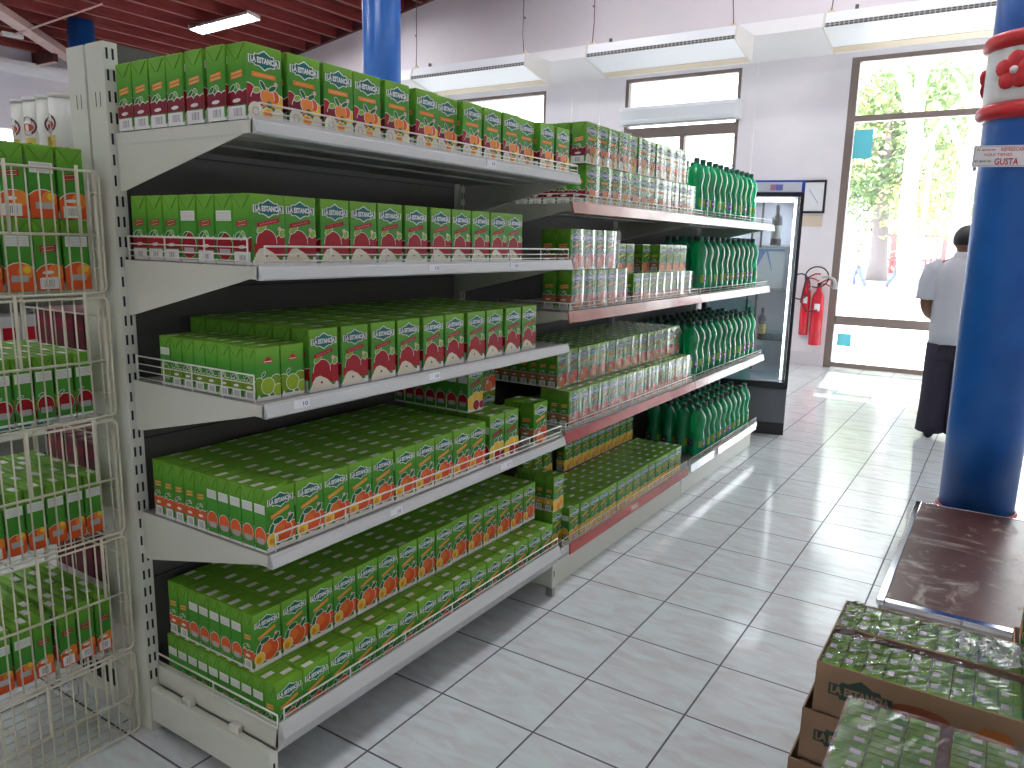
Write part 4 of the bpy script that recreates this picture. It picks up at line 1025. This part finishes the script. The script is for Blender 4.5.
for x, y in ((-9.2, 1.5), (-6.2, 2.2), (-3.4, 5.6), (-3.2, 1.6), (-.7, 6.1), (.2, 4.2), (.5, 1.9), (1.3, 6.1), (.7, -.6), (3.2, 5.8), (-6., -2.6), (-3., -2.8), (.9, -3.2), (-10.7, .3), (-9.8, -2.2), (-8.2, .2)):  # unseen lamps, added and placed to brighten floor, walls and shelf ends
    lamp(x, y, .30, 'unseen twin-tube fluorescent lamp added along the red ceiling for more light')
# ------------------------------------------------------------------ shelving of the next aisle, glimpsed through the wire rack
nx = tag(empty('shelving_unit', (-2.75, -1.2, 0)), 'white shelving of the next aisle, seen through the wire rack', 'shelving')
mb = MB(); mb.box((-.02, 0, .05), (.0, 5.2, 1.5), 'enamel_shaded'); mb.build('back_panel', nx)
for y in (0, 1.7, 3.4, 5.14):
    mb = MB(); mb.box((-.02, y, 0), (.05, y + .04, 1.55), 'enamel'); mb.build('upright_post', nx)
for z in (.16, .50, .85, 1.2):
    mb = MB(); mb.box((.0, .0, z - .03), (.42, 5.2, z), 'enamel'); mb.build('shelf_board', nx)
mb = MB(); mb.box((.02, 0, 0), (.40, 5.2, .13), 'enamel'); mb.build('base_plinth', nx)
pb = MB(); pb.bevbox((-.08, -.045, 0), (.08, .045, .17), 'p_teal', .004, 1); pb.box((.0802, -.035, .05), (.081, .035, .13), 'p_yellow'); PB1 = pb.mesh('product_box')
pb = MB(); pb.bevbox((-.08, -.045, 0), (.08, .045, .17), 'p_pgrey', .004, 1); pb.box((.0802, -.035, .06), (.081, .035, .12), 'p_red'); PB2 = pb.mesh('product_box')
for s_, z in enumerate((.16, .50, .85, 1.2)):
    for i in range(22):
        o = bpy.data.objects.new('product_box', (PB1, PB2)[(i // 3 + s_) % 2]); COL.objects.link(o); o.location = (-2.75 + .30, -1.1 + i * .1, z + .0006)
        tag(o, f'{("teal", "grey")[(i // 3 + s_) % 2]} product box, {WORD[min(i, 19)]} along, {("bottom", "second", "third", "top")[s_]} shelf of next aisle', 'box', 'product boxes in the next aisle')

# ------------------------------------------------------------------ glass-door fridge
fr = tag(empty('display_fridge', (.03, 4.09, 0), math.radians(16)), 'black glass-door drinks fridge with blue-edged white header, past the bottles', 'fridge')
FW, FD = .66, .60
mb = MB()
mb.box((-FW, .02, 0), (0, FD, .10), 'black_plastic'); mb.bevbox((-FW, .0, .095), (0, FD, .36), 'grey_panel', .006)
mb.box((-FW, .03, .36), (-FW + .03, FD, 1.76), 'black_plastic'); mb.box((-.03, .03, .36), (0, FD, 1.76), 'black_plastic'); mb.box((-FW, FD - .03, .36), (0, FD, 1.76), 'black_plastic')
mb.box((-FW, .03, 1.755), (0, FD, 1.87), 'black_plastic'); mb.build('cabinet', fr)
mb = MB(); mb.box((-FW + .031, .05, .361), (-.031, FD - .031, .40), 'fridge_in'); mb.box((-FW + .031, FD - .045, .401), (-.031, FD - .031, 1.754), 'fridge_in'); mb.box((-FW + .031, .05, .401), (-FW + .04, FD - .046, 1.754), 'fridge_in'); mb.box((-.04, .05, .401), (-.031, FD - .046, 1.754), 'fridge_in'); mb.build('liner', fr)
mb = MB(); mb.box((-.058, .050, .42), (-.046, .06, 1.74), 'fridge_led'); mb.build('light_strip', fr)
mb = MB(); mb.box((-FW + .06, .08, 1.738), (-.06, .30, 1.748), 'fridge_led'); mb.build('light_strip', fr)  # unseen glowing strip added behind the header to brighten the interior
d_ = MB(); t = .030
d_.box((-FW, -.022, .365), (-FW + t, .018, 1.785), 'black_plastic'); d_.box((-.024, -.022, .365), (0, .018, 1.785), 'black_plastic'); d_.box((-FW + t, -.022, 1.757), (-.024, .018, 1.785), 'black_plastic'); d_.box((-FW + t, -.022, .365), (-.024, .018, .41), 'black_plastic')
do = d_.build('door', fr)
mb = MB(); mb.box((-FW + t, -.004, .41), (-.024, .002, 1.757), 'glass_pane'); mb.build('pane', do)
mb = MB(); mb.box((-FW, -.012, 1.787), (0, .03, 1.872), 'header_blue'); mb.box((-FW + .03, -.015, 1.790), (-.022, -.011, 1.858), 'header_white')
mb.box((-.235, -.017, 1.800), (-.200, -.0145, 1.842), 'header_mark_red'); mb.box((-.199, -.017, 1.800), (-.150, -.0145, 1.842), 'header_mark'); mb.build('header', fr)
for z in (1.412, 1.082, .715):
    mb = MB(); mb.box((-FW + .05, .075, z - .006), (-.05, FD - .05, z), 'glass_shelf'); mb.build('shelf', fr)
for x in (-.265, -.335):
    mb = MB(); mb.box((x - .008, .50, .42), (x + .008, .515, 1.75), 'black_plastic'); mb.build('shelf_rail', fr)
for k, (x, y, z, s_, lm, lb) in enumerate(((-.165, .13, 1.4125, 1.0, 'wine_label', 'tall dark wine bottle with grey label on top fridge shelf'), (-.215, .12, .7155, .78, 'wine_label_yellow', 'small dark bottle with yellow label on lower fridge shelf, nearer the door edge'), (-.315, .14, .7155, .78, 'wine_label_yellow', 'small dark bottle on lower fridge shelf beside green soda bottles'))):
    c, s2 = math.cos(math.radians(16)), math.sin(math.radians(16))
    o = empty('wine_bottle', (.03 + c * x - s2 * y, 4.09 + s2 * x + c * y, z)); tag(o, lb, 'bottle')
    mb = MB(); mb.lathe([(q[0] * s_, q[1] * s_) for q in ((0, 0), (.036, 0), (.038, .006), (.038, .185), (.034, .205), (.018, .228), (.0145, .24), (.0145, .29), (.016, .291), (.016, .298), (0, .298))], 'wine_glass', n=20); mb.build('bottle_body', o)
    mb = MB(); mb.lathe([(.0384 * s_, .05 * s_), (.0384 * s_, .145 * s_)], lm, n=20, caps=False); mb.build('label_band', o)
mb = MB(); c, s2 = math.cos(math.radians(16)), math.sin(math.radians(16))
def FP(x, y, z): return (.03 + c * x - s2 * y, 4.09 + s2 * x + c * y, z)
mb.prism([FP(-.30, .45, 1.0826), FP(-.08, .45, 1.0826), FP(-.08, .45, 1.395), FP(-.30, .45, 1.395)], (0.0014, -.005, 0), 'paper')
mb.prism([FP(-.30, .443, 1.37), FP(-.08, .443, 1.37), FP(-.08, .443, 1.385), FP(-.30, .443, 1.385)], (0, -.001, 0), 'poster_blue')
mb.prism([FP(-.30, .443, 1.20), FP(-.22, .443, 1.37), FP(-.30, .443, 1.37)], (0, -.001, 0), 'poster_blue'); mb.prism([FP(-.22, .443, 1.37), FP(-.17, .443, 1.22), FP(-.165, .443, 1.22), FP(-.205, .443, 1.37)], (0, -.001, 0), 'poster_blue')
tag(mb.build('poster'), 'white and blue advertising sheet inside the fridge on second shelf', 'poster')

# ------------------------------------------------------------------ fire extinguishers, picture, note
def extinguisher(x, y, z0, z1, r, label, horn=False):
    e = tag(empty('wall_fire_extinguisher', (x, y, z0)), label, 'fire extinguisher', 'red fire extinguishers on the back wall'); H = z1 - z0
    mb = MB(); mb.lathe([(0, .0), (r * .95, .0), (r, .012), (r, H * .72), (r * .93, H * .80), (r * .70, H * .87), (r * .42, H * .91), (r * .35, H), (0, H)], 'extinguisher_red', n=24); mb.build('cylinder', e)
    mb = MB(); mb.box((-.02, -.02, H), (.02, .02, H + .03), 'black_plastic'); mb.tube([(0, -.0, H + .025), (.09, -.03, H + .075), (.15, -.04, H + .075)], .009, 'red_paint', 8); mb.tube([(.0, -.0, H + .02), (.08, -.03, H + .02), (.14, -.04, H - .01)], .008, 'red_paint', 8); mb.build('lever', e)
    mb = MB(); mb.lathe([(r + .0015, H * .58), (r + .0015, H * .70)], 'paper', n=6, caps=False, a0=-1.9, a1=-1.0); mb.build('label_band', e)
    mb = MB(); mb.box((-.03, r - .002, H * .5), (.03, YB - y, H * .55), 'black_plastic'); mb.build('wall_bracket', e)
    pts = []
    for k in range(25):
        a = math.radians(200 - k * 13); pts.append((-.06 + .11 * math.cos(a), -.075, H * .88 + .15 * math.sin(a)) if not horn else (-.02 + .13 * math.cos(a), -.085, H + .10 + .12 * math.sin(a)))
    mb = MB(); mb.tube(pts, .008, 'rubber', 8)
    if horn: mb.tube([pts[0], (-.18, -.08, H * .72), (-.10, -.09, H * .56), (.02, -.10, H * .6)], .009, 'rubber', 8)
    mb.build('hose', e)
    if horn:
        mb = MB(); mb.tube([(.04, -.10, H + .10), (.12, -.10, H + .11), (.17, -.09, H + .08), (.19, -.085, H + .03), (.19, -.08, H - .03)], [.012, .013, .016, .022, .03], 'horn_grey', 14); mb.build('horn', e)
    return e
extinguisher(-.700, 7.86, .375, 1.03, .052, 'narrow red fire extinguisher on the wall nearer the fridge')
extinguisher(-.560, 7.865, .262, .97, .070, 'thick red fire extinguisher with grey horn nearer the door', True)
pic = tag(empty('picture_frame', (-.735, YB - .012, 1.998)), 'small dark-framed picture on the wall between fridge and door', 'picture')
mb = MB()
for a, b in (((-.135, -.19), (.135, -.165)), ((-.135, .165), (.135, .19)), ((-.135, -.165), (-.112, .165)), ((.112, -.165), (.135, .165))): mb.box((a[0], -.012, a[1]), (b[0], .012, b[1]), 'black_plastic')
mb.build('frame', pic)
mb = MB(); mb.box((-.112, .0, -.165), (.112, .01, .165), 'paper'); mb.prism([(-.06, -.0005, .085), (-.052, -.0005, .088), (.06, -.0005, -.075), (.052, -.0005, -.078)], (0, -.0004, 0), 'picture_line'); mb.build('print', pic)
mb = MB(); mb.box((-.85, YB - .003, 1.655), (-.615, YB - .001, 1.79), 'paper_tan'); tag(mb.build('wall_note'), 'tan paper note on the wall just under the framed picture', 'note')

# ------------------------------------------------------------------ person seen from behind
def skin_body(name, V, Ed, mat_, parent, loc, sub=2):
    me = bpy.data.meshes.new(name); me.from_pydata([v[0] for v in V], Ed, [])
    o = bpy.data.objects.new(name, me); COL.objects.link(o)
    sk = o.modifiers.new('skin', 'SKIN'); sk.use_smooth_shade = True
    for i, v in enumerate(V):
        r = v[1]; me.skin_vertices[0].data[i].radius = (r, r) if not isinstance(r, tuple) else r
        me.skin_vertices[0].data[i].use_root = (i == 0)
    ss = o.modifiers.new('sub', 'SUBSURF'); ss.levels = ss.render_levels = sub
    bpy.context.view_layer.update()
    m2 = bpy.data.meshes.new_from_object(o.evaluated_get(bpy.context.evaluated_depsgraph_get()))
    bpy.data.objects.remove(o); m2.materials.clear(); m2.materials.append(M[mat_])
    for p in m2.polygons: p.use_smooth = True; p.material_index = 0
    o = bpy.data.objects.new(name, m2); COL.objects.link(o)
    o.parent = parent; o.location = loc
    return o
def person(loc, rz, k, label):
    P = tag(empty('person', loc, rz), label, 'person')
    V = []; E = []
    def v(p, r, link=None):
        V.append((Vector(p) * 1., r)); i = len(V) - 1
        if link is not None: E.append((link, i))
        return i
    pel = v((0, 0, .80), .12); sp = v((0, .0, .95), .115, pel); ch = v((0, .01, 1.15), .125, sp); ut = v((0, -.005, 1.27), .10, ch); nk = v((0, .0, 1.345), .058, ut); n2 = v((0, .012, 1.40), .055, nk)
    hd = v((0, .02, 1.455), (.074, .085), n2); h2 = v((0, .018, 1.51), (.078, .09), hd); h3 = v((0, .01, 1.56), .055, h2)
    v((0, .108, 1.475), .016, hd)                                       # nose
    for s in (-1, 1): v((s * .088, .01, 1.475), .017, hd)               # ears
    for s in (-1, 1):
        sh = v((s * .19, -.01, 1.27), .066, ut); up = v((s * .212, -.02, 1.13), .052, sh); el = v((s * .222, -.01, 1.00), .043, up); fa = v((s * .20, .09, .93), .036, el); wr = v((s * .15, .18, .885), .027, fa)
        pm = v((s * .125, .225, .868), (.036, .022), wr)
        for q, (dx, ln) in enumerate(((.028, .062), (.010, .075), (-.009, .070), (-.027, .055))):
            a = v((s * (.115 + dx), .262, .860), .0095, pm); b = v((s * (.105 + dx * .9), .262 + ln * .5, .845), .0088, a); v((s * (.10 + dx * .8), .262 + ln * .62, .82), .008, b)
        a = v((s * .085, .215, .880), .0105, pm); v((s * .070, .245, .872), .009, a)
        hp = v((s * .085, 0, .74), .095, pel); kn = v((s * .09, .01, .42), .058, hp); cf = v((s * .092, -.01, .28), .056, kn); an = v((s * .092, -.02, .08), .040, cf); v((s * .095, .10, .04), .034, an)
    skin_body('body', V, E, 'skin', P, (0, 0, 0))
    # shirt: rings from hem to collar, with short sleeves
    mb = MB(); n = 28
    def ring(z, a, b, cy=0., wob=0.): return [(a * math.cos(2 * PI * i / n), cy + b * math.sin(2 * PI * i / n) + wob * math.sin(5 * 2 * PI * i / n), z + wob * math.sin(3 * 2 * PI * i / n)) for i in range(n)]
    mb.loft([ring(.715, .175, .135, 0, .006), ring(.80, .178, .14, 0, .004), ring(.95, .178, .14, 0, .005), ring(1.08, .188, .145, 0, .003), ring(1.18, .200, .140), ring(1.26, .205, .122, -.008), ring(1.31, .165, .100, -.008), ring(1.345, .098, .080, -.004), ring(1.365, .072, .070, .0), ring(1.395, .066, .068, .004)], 'shirt')
    for s in (-1, 1):
        mb.tube([(s * .13, -.008, 1.285), (s * .195, -.012, 1.255), (s * .215, -.018, 1.17), (s * .220, -.018, 1.075), (s * .221, -.016, 1.045)], [.072, .074, .070, .068, .070], 'shirt', 18)
    for s in (-1, 1): mb.prism([(s * .010, -.068, 1.385), (s * .070, -.02, 1.385), (s * .08, -.03, 1.355), (s * .02, -.085, 1.35)], (0, -.006, .002), 'shirt')
    mb.build('shirt', P)
    mb = MB()
    mb.loft([ring(.60, .172, .128), ring(.72, .170, .130), ring(.80, .160, .122), ring(.86, .155, .118)], 'trouser')
    for s in (-1, 1):
        mb.tube([(s * .075, 0, .72), (s * .078, .004, .55), (s * .082, .008, .42), (s * .088, .0, .25), (s * .094, -.005, .10), (s * .096, .0, .045)], [.108, .108, .102, .098, .098, .100], 'trouser', 20)
    mb.build('trousers', P)
    for s in (-1, 1):
        mb = MB(); m_ = 16
        def sr(y, a, h): return [(s * .10 + a * math.cos(2 * PI * i / m_), y, max(.0, h * .5 + h * .5 * math.sin(2 * PI * i / m_))) for i in range(m_)]
        mb.loft([sr(-.085, .020, .05), sr(-.07, .036, .075), sr(-.01, .042, .09), sr(.06, .046, .08), (sr(.13, .046, .06)), sr(.17, .034, .045), sr(.185, .015, .03)], 'shoe'); mb.build('shoe', P)
    # hair cap over the back and top of the head
    t = bmesh.new(); bmesh.ops.create_uvsphere(t, u_segments=24, v_segments=16, radius=1)
    bmesh.ops.delete(t, geom=[q for q in t.verts if q.co.z < -.55 + .9 * max(0, q.co.y) or q.co.y > .62], context='VERTS')
    mb = MB(); R = Matrix.Diagonal((.094, .112, .105, 1)); R.translation = Vector((0, .012, 1.485)); mb.join(t, 'hair', True, R); mb.build('hair', P)
    for s in (-1, 1):
        t = bmesh.new(); bmesh.ops.create_uvsphere(t, u_segments=10, v_segments=8, radius=.011)
        mb = MB(); mb.join(t, 'eye', True, Matrix.Translation((s * .032, .098, 1.50))); mb.build('eye', P)
    mb = MB(); mb.box((-.022, .100, 1.425), (.022, .106, 1.431), 'maroon_lip'); mb.build('mouth', P)
    P.scale = (k, k, k)
    return P
mat('maroon_lip', (.12, .03, .03), .5)
person((1.035, 4.83, 0), 0.06, 1.0, 'person in white short-sleeved shirt and black trousers, back turned, behind blue column')

# ------------------------------------------------------------------ street seen through the door
mb = MB(); mb.box((-60, YB + .25, -.25), (45, 95, -.12), 'street'); tag(mb.build('ground'), 'sunlit pale street outside the shop door', 'street', kind='structure')
def tree(x, y, h, tr, rad, seed, trunk, lm, label, n=900, lean=0., low=.3, ls=.3):
    rnd = random.Random(seed); T = tag(empty('street_tree', (x, y, -.12)), label, 'tree', 'trees beyond the street')
    mb = MB(); pts = [(lean * t * h + .06 * math.sin(t * 9 + seed), .05 * math.cos(t * 7), h * t) for t in (0, .1, .3, .5, .7, .85)]
    mb.tube(pts, [tr * 1.35, tr, tr * .85, tr * .75, tr * .5, tr * .25], trunk, 12)
    for k in range(5):
        a = rnd.uniform(0, 6.28); z = h * rnd.uniform(.4, .7); p = (lean * z, 0, z); mb.tube([p, (p[0] + math.cos(a) * rad * .4, math.sin(a) * rad * .4, z + h * .15), (p[0] + math.cos(a) * rad * .75, math.sin(a) * rad * .75, z + h * .22)], [tr * .45, tr * .3, tr * .12], trunk, 8)
    mb.build('trunk', T)
    for part, (m, nn) in enumerate(((lm[0], n), (lm[1], n // 2))):
        mb = MB(); cl = [(rnd.gauss(0, .5), rnd.gauss(0, .5), rnd.uniform(low, 1.)) for _ in range(16)]
        for _ in range(nn):
            c = rnd.choice(cl); q = Vector((c[0] * rad + rnd.gauss(0, .2) * rad + lean * h * c[2], c[1] * rad + rnd.gauss(0, .2) * rad, h * c[2] + rnd.gauss(0, .07) * h))
            a = Vector((rnd.gauss(0, 1), rnd.gauss(0, 1), rnd.gauss(0, 1))).normalized(); b = a.orthogonal().normalized(); s = ls * rnd.uniform(.6, 1.3)
            mb.face([q + a * s, q + b * s * .45, q - a * s, q - b * s * .45], m)
        mb.build('foliage', T, fix=False)
G_, Y_ = 'leaf_green', 'leaf_yellow'
tree(-4.5, 41, 11, .42, 4.2, 1, 'trunk_grey', (G_, Y_), 'leafy tree with dark trunk rising behind the red gateway', 10000, 0., .25, .15)
tree(-1.1, 22, 9, .25, 1.9, 2, 'trunk_pale', (G_, Y_), 'pale-trunked tree by the grey pole, close to the shop', 260, -.045, .5, .14)
tree(-.35, 29, 10, .32, 2.2, 3, 'trunk_pale', (G_, Y_), 'pale-trunked tree standing next behind the first one', 300, .0, .5, .14)
tree(-.5, 72, 15, .5, 6., 4, 'trunk_grey', (G_, Y_), 'broad tree filling the view beside the column', 9000, 0, .22, .18)
tree(-13.5, 58, 14, .5, 5., 5, 'trunk_grey', (Y_, G_), 'yellowish tree left of the gateway, at door frame edge', 3000, 0, .3, .17)
tree(9.5, 48, 12, .4, 4., 6, 'trunk_grey', (G_, Y_), 'tree hidden mostly by the blue column', 2000, 0, .3, .18)
fc = tag(empty('red_fence', (-6.6, 55, -.12)), 'faded red fence and gateway across the street', 'fence')
mb = MB()
for k in range(26): mb.box((k * .3, 0, 0), (k * .3 + .16, .06, 1.15), 'fence_red')
mb.box((0, -.03, .25), (7.7, 0, .4), 'fence_red'); mb.box((0, -.03, .85), (7.7, 0, 1.), 'fence_red'); mb.build('pickets', fc)
mb = MB()
for x in (.9, 2.0, 3.9): mb.box((x, .07, 0), (x + .35, .4, 2.4), 'fence_red')
mb.box((.6, .07, 2.4), (4.7, .4, 2.62), 'fence_red'); mb.build('gateway', fc)
pl = tag(empty('street_pole', (-.62, 19.6, -.12)), 'thin bluish street pole in front of the pale trees', 'pole')
mb = MB(); mb.tube([(0, 0, 0), (-.02, 0, 4.2)], .05, 'pole_blue', 10); mb.build('pole_shaft', pl)
mb = MB(); mb.box((-.16, -.05, .0), (.16, .05, .10), 'pole_blue'); mb.build('pole_base', pl)
def passer(x, y, k, rz, top, leg, label):
    P = tag(empty('person', (x, y, -.12), rz), label, 'person', 'people walking in the street'); V = []; E = []
    def v(p, r, l=None):
        V.append((Vector(p) * k, r * k)); i = len(V) - 1
        if l is not None: E.append((l, i))
        return i
    pe = v((0, 0, .92), .13); ch = v((0, .04, 1.2), .14, pe); sh = v((0, .06, 1.38), .1, ch); nk = v((0, .09, 1.48), .05, sh); v((0, .13, 1.62), .095, nk)
    for s in (-1, 1):
        a = v((s * .2, .06, 1.36), .06, sh); b = v((s * .24, .02 + s * .12, 1.1), .045, a); c = v((s * .22, .12 + s * .2, .9), .035, b); v((s * .22, .15 + s * .22, .83), .03, c)
        h = v((s * .1, 0, .85), .1, pe); kn = v((s * .1, s * .22 + .05, .48), .065, h); an = v((s * .1, s * .32 - .1, .08), .045, kn); v((s * .1, s * .32 + .04, .04), .04, an)
    skin_body('body', V, E, 'skin', P, (0, 0, 0), 1)
    mb = MB(); n = 16
    def rg(z, a, b, cy): return [(a * k * math.cos(2 * PI * i / n), (cy + b * math.sin(2 * PI * i / n)) * k, z * k) for i in range(n)]
    mb.loft([rg(.85, .18, .15, 0), rg(1.1, .18, .16, .03), rg(1.3, .22, .16, .05), rg(1.42, .14, .11, .07), rg(1.47, .08, .07, .08)], top)
    for s in (-1, 1): mb.tube([(s * .2 * k, .06 * k, 1.37 * k), (s * .245 * k, (.03 + s * .1) * k, 1.12 * k)], [.075 * k, .07 * k], top, 10)
    mb.build('shirt', P)
    mb = MB()
    for s in (-1, 1): mb.tube([(s * .1 * k, 0, .9 * k), (s * .1 * k, (s * .22 + .05) * k, .48 * k), (s * .1 * k, (s * .32 - .09) * k, .1 * k)], [.115 * k, .085 * k, .07 * k], leg, 10)
    mb.build('trousers', P)
    return P
passer(-2.55, 33, .98, -1.2, 'cloth_violet', 'cloth_blue', 'distant person walking in violet top in the bright street')
passer(-4.05, 33, .95, 1.2, 'paper', 'cloth_blue', 'distant person in white top and blue trousers near door frame')

# copies of which this view shows nothing at all are left out
import zlib
HIDDEN = set([13908616,27837842,34965731,42950442,175452748,196641702,215534747,235079390,235297392,265333247,265783451,293984064,308714428,348562607,355834424,362070370,443112767,450955967,509418216,515837320,524110480,537292691,638220753,675915083,687889143,705593938,718435934,732368982,740530629,755993813,765354817,790786254,797304462,804157489,868684442,947671590,963349323,989578444,999017815,1025531307,1038569202,1049672505,1054310010,1096055342,1096480521,1117722957,1135208118,1226379935,1250528484,1319564031,1319623322,1336763502,1339567308,1372707409,1406374559,1408429813,1435339254,1450591349,1525518809,1525866599,1546215047,1561703565,1569350047,1597045774,1598655460,1608330238,1659776564,1690810359,1693228057,1707214185,1740010693,1741523686,1752954840,1817786844,1831015639,1833648621,1839719329,1857604920,1870780250,1884885634,1920159947,1979042752,2016754380,2058588796,2109599858,2136842819,2162074684,2165013746,2167893522,2171972758,2240556930,2244459119,2264070366,2264207928,2276148193,2298655282,2322909586,2345719043,2386365798,2407403204,2422207262,2444240936,2447554660,2463133682,2470629671,2478493211,2485273340,2488122428,2544997879,2604305585,2679885541,2733008773,2810282926,2824669607,2830943181,2832718643,2852547589,2883658398,2893243360,2896351763,3018678899,3073070285,3159332736,3160031455,3175473095,3189375728,3196802832,3199658424,3207748014,3251312834,3264088351,3281376579,3282569262,3332759526,3353237125,3362231534,3386753059,3395755291,3413478279,3413923955,3421624400,3508454943,3530954437,3567249064,3580344314,3592982620,3618231017,3724759203,3766390108,3816806102,3828793923,3854043557,3854558019,3869660474,3880853475,3897812438,3923593473,3934746128,3957178612,3964621028,3971155920,3991537374,4032001829,4045490544,4046283238,4065383594,4092593712,4104154536,4126447794,4138911572,4162824424,4231991860,4235559375,4248573693]
)
for o in [o for o in bpy.data.objects if o.parent is None and 'label' in o and zlib.crc32(o['label'].encode()) in HIDDEN]:
    [bpy.data.objects.remove(c) for c in list(o.children)]; bpy.data.objects.remove(o)

# ------------------------------------------------------------------ light and camera
w = bpy.data.worlds.new('sky'); SC.world = w; w.use_nodes = True
bg = w.node_tree.nodes['Background']; bg.inputs[0].default_value = (.93, .97, 1., 1); bg.inputs[1].default_value = 6.
s = bpy.data.lights.new('sun', 'SUN'); s.energy = 14.; s.angle = .01; s.color = (1, .96, .9)
so = bpy.data.objects.new('sun', s); COL.objects.link(so); so.rotation_euler = (math.radians(-33), 0, math.radians(6))
cd = bpy.data.cameras.new('camera'); cam = bpy.data.objects.new('camera', cd); COL.objects.link(cam)
cd.sensor_width = 36; cd.lens = 759.30 / 1024 * 36; cd.clip_start = .05; cd.clip_end = 300
r2, u2_, f2 = Vector((.8365964, .5473934, .0216077)), Vector((-.1182003, .1418537, .9828053)), Vector((-.534916, .8247654, -.1833763))
mx = Matrix((r2, u2_, -f2)).transposed().to_4x4(); mx.translation = Vector((4.020513, -5.114583, 4.180674)) / 3
cam.matrix_world = mx; SC.camera = cam
SC.view_settings.view_transform = 'Standard'; SC.view_settings.look = 'None'; SC.view_settings.gamma = 1; SC.view_settings.use_curve_mapping = False
SC.view_settings.exposure = .52
SC.cycles.use_denoising = True; SC.cycles.max_bounces = 10; SC.cycles.diffuse_bounces = 5; SC.cycles.glossy_bounces = 4; SC.cycles.transmission_bounces = 8; SC.cycles.transparent_max_bounces = 14
SC.cycles.sample_clamp_indirect = 8; SC.cycles.caustics_reflective = False; SC.cycles.caustics_refractive = False
